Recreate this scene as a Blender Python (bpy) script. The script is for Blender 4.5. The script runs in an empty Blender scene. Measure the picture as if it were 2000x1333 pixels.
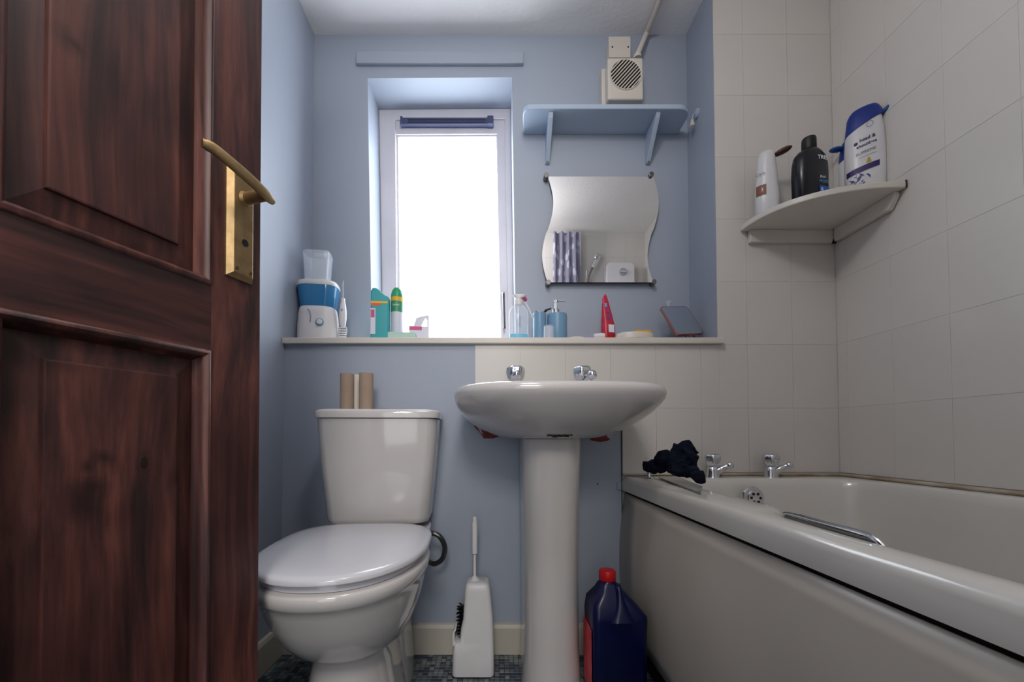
import bpy, bmesh, math, random
from mathutils import Vector, Matrix, noise
random.seed(7)
S = bpy.context.scene
COL = S.collection
PI = math.pi
sin, cos = math.sin, math.cos

# ------------------------------------------------------------------ camera
CAMZ = 0.703
PITCH = math.radians(1.5)
FPX = 800.0
SX, SY = 32.0, 168.0
cd = bpy.data.cameras.new('camera'); cam = bpy.data.objects.new('camera', cd); COL.objects.link(cam)
cd.sensor_width = 36.0; cd.lens = FPX / 2000 * 36.0
cd.shift_x = SX / 2000; cd.shift_y = SY / 2000
cd.clip_start = 0.01
cam.location = (0, 0, CAMZ); cam.rotation_euler = (PI / 2 + PITCH, 0, 0)
S.camera = cam

def ray(px, py):
    xc = (px - 1000 + SX) / FPX; yc = (666.5 + SY - py) / FPX
    return Vector((xc, cos(PITCH) - yc * sin(PITCH), sin(PITCH) + yc * cos(PITCH)))
def U(px, py, y):            # point of the photograph at depth y
    r = ray(px, py); r = r * (y / r.y); r.z += CAMZ; return r
def UZ(px, py, z):           # point of the photograph at height z
    r = ray(px, py); r = r * ((z - CAMZ) / r.z); r.z += CAMZ; return r

# ------------------------------------------------------------------ world and lights
W = bpy.data.worlds.new('world'); S.world = W; W.use_nodes = True
W.node_tree.nodes['Background'].inputs[0].default_value = (0.80, 0.86, 0.95, 1)
W.node_tree.nodes['Background'].inputs[1].default_value = 1.0

def area(name, loc, target, size, power, color, size_y=None):
    ld = bpy.data.lights.new(name, 'AREA'); ld.energy = power; ld.color = color
    ld.size = size
    if size_y: ld.shape = 'RECTANGLE'; ld.size_y = size_y
    o = bpy.data.objects.new(name, ld); COL.objects.link(o); o.location = loc
    d = Vector(target) - Vector(loc); o.rotation_euler = d.to_track_quat('-Z', 'Y').to_euler()
    return o
HALL_POWER = 17.0
area('hall_light', (-0.02, -1.05, 1.98), (0.2, 1.3, 0.6), 0.45, HALL_POWER, (1.0, 0.93, 0.86))
area('hall_fill_light', (0.0, -1.75, 1.15), (0.2, 1.3, 0.9), 1.1, 15.0, (0.95, 0.97, 1.0), 1.9)  # unseen broad fill added in the hall for even ambient brightness
pl_ = bpy.data.lights.new('bathroom_fill_light', 'POINT'); pl_.energy = 12.0; pl_.color = (1.0, 0.97, 0.95); pl_.shadow_soft_size = 0.09  # unseen fill lamp added to brighten the bath side and ceiling
po_ = bpy.data.objects.new('bathroom_fill_light', pl_); COL.objects.link(po_); po_.location = (0.06, 0.36, 2.06)
PANE_EMIT = 7.5

S.view_settings.view_transform = 'Standard'; S.view_settings.look = 'None'
S.view_settings.gamma = 1.0; S.view_settings.use_curve_mapping = False
S.view_settings.exposure = 0.0
S.cycles.max_bounces = 10; S.cycles.diffuse_bounces = 6; S.cycles.glossy_bounces = 5
S.cycles.transmission_bounces = 8; S.cycles.transparent_max_bounces = 12
S.cycles.sample_clamp_indirect = 4.0
S.cycles.caustics_reflective = False; S.cycles.caustics_refractive = False
S.cycles.use_denoising = True

# ------------------------------------------------------------------ materials
def lin(h):
    if isinstance(h, str):
        h = h.lstrip('#'); c = [int(h[i:i + 2], 16) / 255 for i in (0, 2, 4)]
    else: c = [v / 255 for v in h]
    return tuple(v / 12.92 if v <= 0.04045 else ((v + 0.055) / 1.055) ** 2.4 for v in c) + (1,)

def mat(name, col, rough=0.5, metal=0.0, var=0.05, scale=6.0, bump=0.0, bscale=80.0, spec=0.5,
        trans=0.0, coat=0.0, alpha=1.0, ior=1.45, stretch=(1, 1, 1), col2=None, rvar=0.0):
    m = bpy.data.materials.new(name); m.use_nodes = True
    nt = m.node_tree; b = nt.nodes['Principled BSDF']
    c = lin(col)
    tc = nt.nodes.new('ShaderNodeTexCoord'); mp = nt.nodes.new('ShaderNodeMapping')
    mp.inputs['Scale'].default_value = stretch
    nt.links.new(tc.outputs['Object'], mp.inputs['Vector'])
    n = nt.nodes.new('ShaderNodeTexNoise'); n.inputs['Scale'].default_value = scale; n.inputs['Detail'].default_value = 4
    nt.links.new(mp.outputs[0], n.inputs['Vector'])
    r = nt.nodes.new('ShaderNodeValToRGB')
    r.color_ramp.elements[0].position = 0.3; r.color_ramp.elements[1].position = 0.7
    if col2: a0, a1 = c, lin(col2)
    else:
        a0 = tuple(v * (1 - var) for v in c[:3]) + (1,); a1 = tuple(min(1, v * (1 + var)) for v in c[:3]) + (1,)
    r.color_ramp.elements[0].color = a0; r.color_ramp.elements[1].color = a1
    nt.links.new(n.outputs['Fac'], r.inputs[0]); nt.links.new(r.outputs[0], b.inputs['Base Color'])
    b.inputs['Roughness'].default_value = rough; b.inputs['Metallic'].default_value = metal
    b.inputs['Specular IOR Level'].default_value = spec; b.inputs['IOR'].default_value = ior
    b.inputs['Transmission Weight'].default_value = trans; b.inputs['Coat Weight'].default_value = coat
    b.inputs['Alpha'].default_value = alpha
    if bump:
        n2 = nt.nodes.new('ShaderNodeTexNoise'); n2.inputs['Scale'].default_value = bscale; n2.inputs['Detail'].default_value = 3
        nt.links.new(mp.outputs[0], n2.inputs['Vector'])
        bp = nt.nodes.new('ShaderNodeBump'); bp.inputs['Strength'].default_value = bump; bp.inputs['Distance'].default_value = 0.003
        nt.links.new(n2.outputs['Fac'], bp.inputs['Height']); nt.links.new(bp.outputs[0], b.inputs['Normal'])
    return m

M = {}
M['blue'] = mat('blue_emulsion', (156, 165, 180), 0.5, var=0.03, scale=2.5, bump=0.15, bscale=45)
M['blue_shelf'] = mat('blue_gloss_paint', (166, 182, 202), 0.35, var=0.02)
M['ceiling'] = mat('ceiling_paint', (232, 230, 230), 0.8, var=0.03, scale=3, bump=0.35, bscale=60)
M['hallwall'] = mat('hall_paint', (190, 186, 180), 0.7)
M['tile'] = mat('cream_tile', (206, 202, 197), 0.22, var=0.03, scale=1.7, bump=0.05, bscale=5)
M['grout'] = mat('grout', (202, 197, 190), 0.8, var=0.05)
M['skirt'] = mat('cream_gloss_wood', (190, 184, 172), 0.35, var=0.06, scale=5)
M['ledge'] = mat('ledge_white_gloss', (208, 202, 194), 0.35, var=0.04)
M['ceramic'] = mat('white_ceramic', (200, 197, 196), 0.10, var=0.015, scale=2, coat=0.4)
M['seat'] = mat('white_seat_plastic', (200, 200, 206), 0.18, var=0.01, coat=0.3)
M['acrylic'] = mat('bath_acrylic', (204, 201, 195), 0.18, var=0.03, scale=3, coat=0.3)
M['panel'] = mat('bath_panel', (204, 196, 184), 0.30, var=0.05, scale=2.0, bump=0.05, bscale=4)
M['white_plastic'] = mat('white_plastic', (215, 213, 215), 0.35)
M['cream_plastic'] = mat('cream_plastic', (205, 198, 188), 0.35)
M['upvc'] = mat('window_frame_white', (200, 198, 206), 0.35)
M['vent'] = mat('vent_grey_blue', (62, 68, 100), 0.4)
M['chrome'] = mat('chrome', (215, 217, 222), 0.08, 1.0, var=0.01)
M['dark_chrome'] = mat('stainless_braid', (120, 118, 116), 0.3, 1.0, var=0.25, scale=400)
M['brass'] = mat('aged_brass', (158, 134, 98), 0.5, 1.0, var=0.18, scale=60, bump=0.1, bscale=200)
M['brass_dark'] = mat('brass_dull', (120, 96, 62), 0.4, 1.0, var=0.15, scale=60)
M['black'] = mat('black_plastic', (12, 12, 14), 0.5)
M['seam'] = mat('grey_seam', (70, 68, 68), 0.8)
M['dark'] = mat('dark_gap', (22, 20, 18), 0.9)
M['mirror'] = mat('mirror_silver', (232, 233, 235), 0.0, 1.0, var=0.0)
M['rose'] = mat('rose_gold', (196, 130, 115), 0.2, 1.0, var=0.05)
M['navy_cloth'] = mat('navy_towelling', (15, 21, 38), 0.95, var=0.4, scale=30, bump=0.9, bscale=350, spec=0.2)
M['navy_plastic'] = mat('navy_plastic', (6, 14, 62), 0.28, var=0.1)
M['red_cap'] = mat('red_plastic', (186, 14, 22), 0.4)
M['red_label'] = mat('red_label', (190, 20, 40), 0.4, col2=(225, 90, 100), scale=25)
M['dark_bottle'] = mat('dark_bottle_plastic', (14, 17, 26), 0.25)
M['brown_plastic'] = mat('brown_plastic', (70, 42, 34), 0.4)
M['sham_white'] = mat('bottle_white', (205, 205, 208), 0.3)
M['sham_blue'] = mat('bottle_blue', (16, 44, 128), 0.3)
M['sham_blue2'] = mat('bottle_mid_blue', (20, 74, 140), 0.3)
M['print_navy'] = mat('print_navy', (22, 30, 90), 0.5)
M['print_grey'] = mat('print_grey', (90, 90, 100), 0.5)
M['print_white'] = mat('print_white', (220, 224, 232), 0.5)
M['print_purple'] = mat('print_purple', (44, 28, 96), 0.5)
M['print_gold'] = mat('print_gold', (180, 150, 50), 0.5)
M['print_blue'] = mat('print_blue', (30, 92, 170), 0.5)
M['print_cyan'] = mat('print_cyan', (90, 170, 220), 0.5)
M['print_brown'] = mat('print_brown', (110, 62, 44), 0.5, col2=(140, 90, 66))
M['teal'] = mat('teal_plastic', (18, 150, 158), 0.35, var=0.06)
M['green'] = mat('green_plastic', (40, 150, 100), 0.35, var=0.06)
M['green_label'] = mat('green_label', (60, 140, 104), 0.4)
M['yellow'] = mat('yellow_print', (220, 170, 50), 0.5)
M['sponge'] = mat('yellow_sponge', (214, 160, 40), 0.9, bump=0.5, bscale=300)
M['orange'] = mat('orange_print', (214, 84, 50), 0.5)
M['pink'] = mat('pink_print', (196, 70, 120), 0.5)
M['paleblue'] = mat('pale_blue_ceramic', (112, 150, 180), 0.35)
M['card'] = mat('cardboard_roll', (158, 138, 122), 0.85, var=0.06, scale=20)
M['paper'] = mat('tissue_white', (215, 210, 200), 0.9)
M['carton'] = mat('carton_pale', (205, 205, 218), 0.5)
M['plaster'] = mat('torn_wall_paper_red', (126, 62, 58), 0.95, var=0.3, scale=60, bump=0.6, bscale=150)
M['chip'] = mat('torn_edge_white', (190, 180, 180), 0.9)
M['grime'] = mat('sealant_grimy', (138, 116, 88), 0.6, scale=11, col2=(196, 188, 174))
M['rust'] = mat('rust_crack', (60, 36, 34), 0.9, var=0.4, scale=120)
M['lino'] = mat('lino_backing', (64, 70, 76), 0.6)
M['tank_blue'] = mat('tank_blue_clear', (52, 130, 185), 0.08, var=0.02, alpha=0.8)
M['liquid'] = mat('mouthwash_blue', (0, 190, 225), 0.15, trans=0.0, var=0.02)
M['clear'] = mat('clear_plastic', (225, 232, 242), 0.08, var=0.0, alpha=0.28)
M['clear_screen'] = mat('grey_clear_sheet', (150, 156, 152), 0.2, trans=0.35, var=0.02)
M['red_tube'] = mat('red_tube', (172, 24, 44), 0.3, col2=(196, 50, 80), scale=30)
M['lilac'] = mat('lilac_plastic', (150, 130, 200), 0.4)
M['display'] = mat('shower_panel_grey', (150, 155, 168), 0.3)

def curtain_mat():
    m = mat('leaf_print_curtain', (120, 120, 150), 0.8)
    nt = m.node_tree; b = nt.nodes['Principled BSDF']
    tc = nt.nodes.new('ShaderNodeTexCoord'); mp = nt.nodes.new('ShaderNodeMapping')
    mp.inputs['Scale'].default_value = (30, 30, 13); mp.inputs['Rotation'].default_value = (0, 0.5, 0)
    v = nt.nodes.new('ShaderNodeTexVoronoi'); v.feature = 'F1'; v.inputs['Scale'].default_value = 1.0
    r = nt.nodes.new('ShaderNodeValToRGB')
    r.color_ramp.elements[0].position = 0.33; r.color_ramp.elements[0].color = lin((176, 174, 190))
    r.color_ramp.elements[1].position = 0.42; r.color_ramp.elements[1].color = lin((126, 124, 142))
    nt.links.new(tc.outputs['Object'], mp.inputs[0]); nt.links.new(mp.outputs[0], v.inputs['Vector'])
    nt.links.new(v.outputs['Distance'], r.inputs[0]); nt.links.new(r.outputs[0], b.inputs['Base Color'])
    return m
M['curtain'] = curtain_mat()

def mosaic_mat():
    m = bpy.data.materials.new('mosaic_vinyl'); m.use_nodes = True
    nt = m.node_tree; b = nt.nodes['Principled BSDF']
    g = nt.nodes.new('ShaderNodeNewGeometry'); r = nt.nodes.new('ShaderNodeValToRGB'); r.color_ramp.interpolation = 'CONSTANT'
    els = [(0, (44, 54, 66)), (0.22, (84, 94, 100)), (0.45, (104, 112, 114)), (0.66, (66, 78, 90)), (0.85, (118, 124, 122))]
    e = r.color_ramp.elements; e[0].position = 0; e[0].color = lin(els[0][1]); e[1].position = 0.22; e[1].color = lin(els[1][1])
    for p, c in els[2:]:
        x = e.new(p); x.color = lin(c)
    nt.links.new(g.outputs['Random Per Island'], r.inputs[0]); nt.links.new(r.outputs[0], b.inputs['Base Color'])
    b.inputs['Roughness'].default_value = 0.5
    return m
M['mosaic'] = mosaic_mat()

def wood_mat(name, axis, seed):
    """stained pine: grain runs along the local axis"""
    m = bpy.data.materials.new(name); m.use_nodes = True
    nt = m.node_tree; b = nt.nodes['Principled BSDF']; N = nt.nodes.new; L = nt.links.new
    tc = N('ShaderNodeTexCoord'); mp = N('ShaderNodeMapping')
    mp.inputs['Location'].default_value = (seed * 3.1, seed * 1.7, seed * 2.3)
    mp.inputs['Scale'].default_value = (1, 1, 0.035) if axis == 'z' else (0.055, 1, 1)
    L(tc.outputs['Object'], mp.inputs[0])
    # slow warp so that the grain swings round knots
    nw = N('ShaderNodeTexNoise'); nw.inputs['Scale'].default_value = 2.2; nw.inputs['Detail'].default_value = 2
    mw = N('ShaderNodeMapping'); mw.inputs['Scale'].default_value = (1, 1, 0.7) if axis == 'z' else (0.7, 1, 1)
    L(tc.outputs['Object'], mw.inputs[0]); L(mw.outputs[0], nw.inputs['Vector'])
    sb = N('ShaderNodeVectorMath'); sb.operation = 'SUBTRACT'; sb.inputs[1].default_value = (0.5, 0.5, 0.5)
    sc = N('ShaderNodeVectorMath'); sc.operation = 'SCALE'; sc.inputs['Scale'].default_value = 0.09
    ad = N('ShaderNodeVectorMath'); ad.operation = 'ADD'
    L(nw.outputs['Color'], sb.inputs[0]); L(sb.outputs[0], sc.inputs[0]); L(sc.outputs[0], ad.inputs[0]); L(mp.outputs[0], ad.inputs[1])
    n1 = N('ShaderNodeTexNoise'); n1.inputs['Scale'].default_value = 34; n1.inputs['Detail'].default_value = 6; n1.inputs['Roughness'].default_value = 0.62
    L(ad.outputs[0], n1.inputs['Vector'])
    n2 = N('ShaderNodeTexNoise'); n2.inputs['Scale'].default_value = 150; n2.inputs['Detail'].default_value = 3
    L(ad.outputs[0], n2.inputs['Vector'])
    # big blotches of stain
    n3 = N('ShaderNodeTexNoise'); n3.inputs['Scale'].default_value = 5.5; n3.inputs['Detail'].default_value = 3
    m3 = N('ShaderNodeMapping'); m3.inputs['Scale'].default_value = (2.2, 1, 0.8) if axis == 'z' else (0.8, 1, 2.2)
    m3.inputs['Location'].default_value = (seed, seed, seed * 2)
    L(tc.outputs['Object'], m3.inputs[0]); L(m3.outputs[0], n3.inputs['Vector'])
    r = N('ShaderNodeValToRGB'); e = r.color_ramp.elements
    e[0].position = 0.34; e[0].color = lin((40, 24, 23)); e[1].position = 0.70; e[1].color = lin((112, 66, 55))
    x = e.new(0.5); x.color = lin((76, 43, 40))
    L(n1.outputs['Fac'], r.inputs[0])
    r2 = N('ShaderNodeValToRGB'); r2.color_ramp.elements[0].position = 0.3; r2.color_ramp.elements[0].color = (0.72, 0.7, 0.7, 1)
    r2.color_ramp.elements[1].position = 0.7; r2.color_ramp.elements[1].color = (1.15, 1.15, 1.15, 1)
    L(n2.outputs['Fac'], r2.inputs[0])
    r3 = N('ShaderNodeValToRGB'); r3.color_ramp.elements[0].position = 0.36; r3.color_ramp.elements[0].color = (0.5, 0.48, 0.5, 1)
    r3.color_ramp.elements[1].position = 0.58; r3.color_ramp.elements[1].color = (1.1, 1.1, 1.1, 1)
    L(n3.outputs['Fac'], r3.inputs[0])
    # knots
    vo = N('ShaderNodeTexVoronoi'); vo.inputs['Scale'].default_value = 4.2
    mv = N('ShaderNodeMapping'); mv.inputs['Location'].default_value = (seed * 0.9, seed, seed * 0.35); mv.inputs['Scale'].default_value = (1, 1, 0.62) if axis == 'z' else (0.62, 1, 1)
    L(tc.outputs['Object'], mv.inputs[0]); L(mv.outputs[0], vo.inputs['Vector'])
    r4 = N('ShaderNodeValToRGB'); r4.color_ramp.elements[0].position = 0.05; r4.color_ramp.elements[0].color = (0.2, 0.18, 0.18, 1)
    r4.color_ramp.elements[1].position = 0.14; r4.color_ramp.elements[1].color = (1, 1, 1, 1)
    L(vo.outputs['Distance'], r4.inputs[0])
    prev = r.outputs[0]
    for q in (r2, r3, r4):
        mx = N('ShaderNodeMix'); mx.data_type = 'RGBA'; mx.blend_type = 'MULTIPLY'; mx.inputs[0].default_value = 1.0
        L(prev, mx.inputs[6]); L(q.outputs[0], mx.inputs[7]); prev = mx.outputs[2]
    L(prev, b.inputs['Base Color'])
    b.inputs['Roughness'].default_value = 0.44; b.inputs['Specular IOR Level'].default_value = 0.45
    bp = N('ShaderNodeBump'); bp.inputs['Strength'].default_value = 0.12; bp.inputs['Distance'].default_value = 0.002
    L(n2.outputs['Fac'], bp.inputs['Height']); L(bp.outputs[0], b.inputs['Normal'])
    return m
DD = Vector((0.284, 0.959, 0)).normalized(); DE = Vector((-0.381, 0.66, 0.0)) + DD * 0.0083
def door_pt(px, py):
    nn_ = Vector((DD.y, -DD.x, 0)); r_ = ray(px, py); t_ = (DE - Vector((0, 0, CAMZ))).dot(nn_) / r_.dot(nn_)
    P_ = Vector((0, 0, CAMZ)) + r_ * t_; return ((P_ - DE).dot(DD), 0.006, P_.z)
def add_knots(m, spots):
    nt = m.node_tree; N = nt.nodes.new; L = nt.links.new; b = nt.nodes['Principled BSDF']
    src = b.inputs['Base Color'].links[0].from_socket
    tc = N('ShaderNodeTexCoord'); nz = N('ShaderNodeTexNoise'); nz.inputs['Scale'].default_value = 18
    L(tc.outputs['Object'], nz.inputs['Vector'])
    v1 = N('ShaderNodeVectorMath'); v1.operation = 'SCALE'; v1.inputs['Scale'].default_value = 0.03
    v2 = N('ShaderNodeVectorMath'); v2.operation = 'ADD'; L(nz.outputs['Color'], v1.inputs[0]); L(v1.outputs[0], v2.inputs[0]); L(tc.outputs['Object'], v2.inputs[1])
    for (px, py, rx, rz, dk, ring) in spots:
        x, y, z = door_pt(px, py)
        mp = N('ShaderNodeMapping'); mp.vector_type = 'TEXTURE'; mp.inputs['Location'].default_value = (x + .015, y + .015, z + .015); mp.inputs['Scale'].default_value = (rx, 1, rz)
        ln = N('ShaderNodeVectorMath'); ln.operation = 'LENGTH'; L(v2.outputs[0], mp.inputs[0]); L(mp.outputs[0], ln.inputs[0])
        rp = N('ShaderNodeValToRGB'); e = rp.color_ramp.elements
        e[0].position = 0.15; e[0].color = (dk, dk * .95, dk * .95, 1); e[1].position = 1.0; e[1].color = (1, 1, 1, 1)
        if ring:
            q = e.new(0.42); q.color = (dk * 1.2, dk * 1.1, dk * 1.1, 1); q = e.new(0.52); q.color = (1.05, 1.0, 1.0, 1); q = e.new(0.66); q.color = (.7, .68, .68, 1)
        mx = N('ShaderNodeMix'); mx.data_type = 'RGBA'; mx.blend_type = 'MULTIPLY'; mx.inputs[0].default_value = 1.0
        L(ln.outputs['Value'], rp.inputs[0]); L(src, mx.inputs[6]); L(rp.outputs[0], mx.inputs[7]); src = mx.outputs[2]
    L(src, b.inputs['Base Color'])
M['wood_v'] = wood_mat('stained_pine_upright', 'z', 1.0)
M['wood_v2'] = wood_mat('stained_pine_panel', 'z', 2.6)
add_knots(M['wood_v2'], [(300, 900, .011, .016, .22, True), (228, 885, .014, .015, .3, False), (193, 905, .009, .012, .4, False), (180, 975, .022, .028, .35, False), (212, 950, .018, .016, .45, False),
    (240, 1000, .03, .03, .6, False), (160, 90, .014, .022, .45, False), (178, 100, .008, .01, .5, False), (360, 925, .012, .018, .5, False), (300, 500, .03, .02, .55, False), (120, 700, .04, .02, .5, False), (50, 800, .012, .05, .5, False)])
M['wood_h'] = wood_mat('stained_pine_rail', 'x', 4.1)

def pane_mat():
    m = bpy.data.materials.new('frosted_glass_daylight'); m.use_nodes = True
    nt = m.node_tree; b = nt.nodes['Principled BSDF']
    tc = nt.nodes.new('ShaderNodeTexCoord'); n = nt.nodes.new('ShaderNodeTexNoise'); n.inputs['Scale'].default_value = 1.3
    r = nt.nodes.new('ShaderNodeValToRGB')
    r.color_ramp.elements[0].position = 0.35; r.color_ramp.elements[0].color = (0.84, 0.92, 1.0, 1)
    r.color_ramp.elements[1].position = 0.65; r.color_ramp.elements[1].color = (0.86, 0.91, 0.98, 1)
    nt.links.new(tc.outputs['Object'], n.inputs['Vector']); nt.links.new(n.outputs['Fac'], r.inputs[0])
    nt.links.new(r.outputs[0], b.inputs['Emission Color']); b.inputs['Emission Strength'].default_value = PANE_EMIT
    b.inputs['Base Color'].default_value = (0.5, 0.5, 0.5, 1); b.inputs['Roughness'].default_value = 0.6
    return m
M['pane'] = pane_mat()

# ------------------------------------------------------------------ mesh helpers
def obj(name, bm, m, parent=None, smooth=False, bevel=0.0, seg=2, loc=None, rot=None, sub=0, label=None, angle=35):
    me = bpy.data.meshes.new(name); bmesh.ops.recalc_face_normals(bm, faces=bm.faces[:])
    bm.to_mesh(me); bm.free()
    o = bpy.data.objects.new(name, me); COL.objects.link(o)
    me.materials.append(M[m] if isinstance(m, str) else m)
    if smooth:
        for p in me.polygons: p.use_smooth = True
        if hasattr(me, 'set_sharp_from_angle'): me.set_sharp_from_angle(angle=math.radians(angle))
    if bevel:
        md = o.modifiers.new('bevel', 'BEVEL'); md.width = bevel; md.segments = seg; md.limit_method = 'ANGLE'; md.angle_limit = math.radians(40)
        md.harden_normals = False
    if sub:
        md = o.modifiers.new('sub', 'SUBSURF'); md.levels = sub; md.render_levels = sub
    if parent: o.parent = parent
    if loc is not None: o.location = loc
    if rot is not None: o.rotation_euler = rot
    if label: o['label'] = label
    return o
def thing(name, label, cat, loc=(0, 0, 0), rotz=0.0, group=None, rot=None):
    o = bpy.data.objects.new(name, None); COL.objects.link(o); o.empty_display_size = 0.05
    o.location = loc; o.rotation_euler = rot if rot else (0, 0, rotz)
    o['label'] = label; o['category'] = cat
    if group: o['group'] = group
    return o
def tag(o, label, cat, group=None):
    o['label'] = label; o['category'] = cat
    if group: o['group'] = group
    return o
def struct(o): o['kind'] = 'structure'; return o
def box(x0, x1, y0, y1, z0, z1, bm=None):
    bm = bm or bmesh.new()
    vs = [bm.verts.new((x, y, z)) for z in (z0, z1) for y in (y0, y1) for x in (x0, x1)]
    for f in ((0, 1, 3, 2), (4, 5, 7, 6), (0, 1, 5, 4), (2, 3, 7, 6), (0, 2, 6, 4), (1, 3, 7, 5)):
        bm.faces.new([vs[i] for i in f])
    return bm
def prism(pts, axis, a, b, bm=None):
    """extrude a 2D outline along an axis; pts are the other two coordinates in order"""
    bm = bm or bmesh.new()
    def P(p, t):
        return {'x': (t, p[0], p[1]), 'y': (p[0], t, p[1]), 'z': (p[0], p[1], t)}[axis]
    A = [bm.verts.new(P(p, a)) for p in pts]; B = [bm.verts.new(P(p, b)) for p in pts]
    bm.faces.new(A); bm.faces.new(B[::-1]); n = len(pts)
    for i in range(n): bm.faces.new((A[i], A[(i + 1) % n], B[(i + 1) % n], B[i]))
    return bm
def loft(rings, bm=None, cap0=True, cap1=True):
    bm = bm or bmesh.new()
    R = [[bm.verts.new(p) for p in r] for r in rings]; n = len(R[0])
    for a, b in zip(R, R[1:]):
        for i in range(n): bm.faces.new((a[i], a[(i + 1) % n], b[(i + 1) % n], b[i]))
    if cap0: bm.faces.new(R[0][::-1])
    if cap1: bm.faces.new(R[-1])
    return bm
def sell(z, rx, ry, cx=0.0, cy=0.0, n=32, e=2.0):
    """superellipse ring"""
    out = []
    for i in range(n):
        a = 2 * PI * i / n; c, s = cos(a), sin(a)
        out.append((cx + rx * math.copysign(abs(c) ** (2 / e), c), cy + ry * math.copysign(abs(s) ** (2 / e), s), z))
    return out
def lathe(prof, n=32, bm=None, cx=0.0, cy=0.0, cap0=True, cap1=True):
    return loft([[(cx + r * cos(2 * PI * i / n), cy + r * sin(2 * PI * i / n), z) for i in range(n)] for r, z in prof], bm, cap0, cap1)
def tube(path, r, n=10, bm=None, closed=False):
    bm = bm or bmesh.new(); path = [Vector(p) for p in path]; rings = []
    up = Vector((0, 0, 1)); prev = None
    for i, p in enumerate(path):
        a = path[i - 1] if (i > 0 or closed) else p; b = path[(i + 1) % len(path)] if (i < len(path) - 1 or closed) else p
        t = (b - a).normalized()
        if prev is None:
            s = t.cross(up)
            if s.length < 1e-3: s = t.cross(Vector((1, 0, 0)))
        else: s = prev - t * prev.dot(t)
        s.normalize(); prev = s; w = t.cross(s)
        rr = r[i] if isinstance(r, (list, tuple)) else r
        rings.append([bm.verts.new(p + (s * cos(2 * PI * k / n) + w * sin(2 * PI * k / n)) * rr) for k in range(n)])
    m = len(rings)
    for i in range(m if closed else m - 1):
        A, B = rings[i], rings[(i + 1) % m]
        for k in range(n): bm.faces.new((A[k], A[(k + 1) % n], B[(k + 1) % n], B[k]))
    if not closed: bm.faces.new(rings[0][::-1]); bm.faces.new(rings[-1])
    return bm
def ball(c, r, bm=None, sx=1, sy=1, sz=1, u=16, v=10):
    bm = bm or bmesh.new()
    bmesh.ops.create_uvsphere(bm, u_segments=u, v_segments=v, radius=r, matrix=Matrix.Translation(c) @ Matrix.Diagonal((sx, sy, sz, 1)))
    return bm
def xf(bm, m): bmesh.ops.transform(bm, matrix=m, verts=bm.verts[:]); return bm
def smoothpath(pts, n=6):
    pts = [Vector(p) for p in pts]; out = []
    P = [pts[0] * 2 - pts[1]] + pts + [pts[-1] * 2 - pts[-2]]
    for i in range(1, len(P) - 2):
        for k in range(n):
            t = k / n; a, b, c, d = P[i - 1], P[i], P[i + 1], P[i + 2]
            out.append(0.5 * ((2 * b) + (c - a) * t + (2 * a - 5 * b + 4 * c - d) * t * t + (3 * b - a - 3 * c + d) * t ** 3))
    out.append(pts[-1]); return out
def text(name, s, size, m, parent, place, shear=0.0, align='CENTER', depth=0.0, bold=0.0, sx=1.0):
    """lettering as real mesh; place maps (u, v) of the text plane to a point"""
    c = bpy.data.curves.new(name, 'FONT'); c.body = s; c.size = size; c.align_x = align; c.align_y = 'CENTER'; c.shear = shear; c.offset = bold
    t = bpy.data.objects.new(name, c); COL.objects.link(t)
    bpy.context.view_layer.update()
    me = bpy.data.meshes.new_from_object(t.evaluated_get(bpy.context.evaluated_depsgraph_get()))
    bpy.data.objects.remove(t); me.name = name
    for v in me.vertices: v.co = Vector(place(v.co.x * sx, v.co.y))
    me.materials.clear(); me.materials.append(M[m])
    o = bpy.data.objects.new(name, me); COL.objects.link(o)
    if parent: o.parent = parent
    return o
def bake(o):
    """apply modifiers without operators"""
    bpy.context.view_layer.update()
    me = bpy.data.meshes.new_from_object(o.evaluated_get(bpy.context.evaluated_depsgraph_get()))
    old = o.data; o.modifiers.clear(); o.data = me; me.name = old.name
    return o
def rrect(hx, hy, r, k=5, cx=0.0, cy=0.0):
    out = []
    for ax, ay, a0 in ((1, 1, 0), (-1, 1, PI / 2), (-1, -1, PI), (1, -1, 3 * PI / 2)):
        for i in range(k + 1):
            a = a0 + PI / 2 * i / k
            out.append((cx + ax * (hx - r) + r * cos(a), cy + ay * (hy - r) + r * sin(a)))
    return out

# ------------------------------------------------------------------ room shell
D, D2, DW = 1.356, 1.55, 1.70        # lower wall plane, recess plane, window frame plane
XL, XR, XC = -0.703, 0.742, 1.139    # left wall, right side of recess, bath side wall
CEIL = 2.268; LEDGE = 1.033
YF = -0.03                           # inner face of the wall with the doorway

struct(obj('floor', box(XL, XC, -2.2, D2, -0.05, 0), 'lino'))
FLOOR = bpy.data.objects['floor']
bm = bmesh.new(); st = 0.0152; g = 0.0007
for i in range(int((0.50 - XL) / st) + 1):
    for j in range(int((D - 0.30) / st) + 1):
        x = XL + i * st; y = 0.30 + j * st
        x1 = min(x + st - g, 0.5); y1 = min(y + st - g, D)
        A = [bm.verts.new((px, py, 0.0001)) for px, py in ((x + g, y + g), (x1, y + g), (x1, y1), (x + g, y1))]
        B = [bm.verts.new((px, py, 0.0011)) for px, py in ((x + 2 * g, y + 2 * g), (x1 - g, y + 2 * g), (x1 - g, y1 - g), (x + 2 * g, y1 - g))]
        bm.faces.new(B)
        for k in range(4): bm.faces.new((A[k], A[(k + 1) % 4], B[(k + 1) % 4], B[k]))
ms = obj('mosaic_chips', bm, 'mosaic', FLOOR); ms['kind'] = 'stuff'

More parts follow.
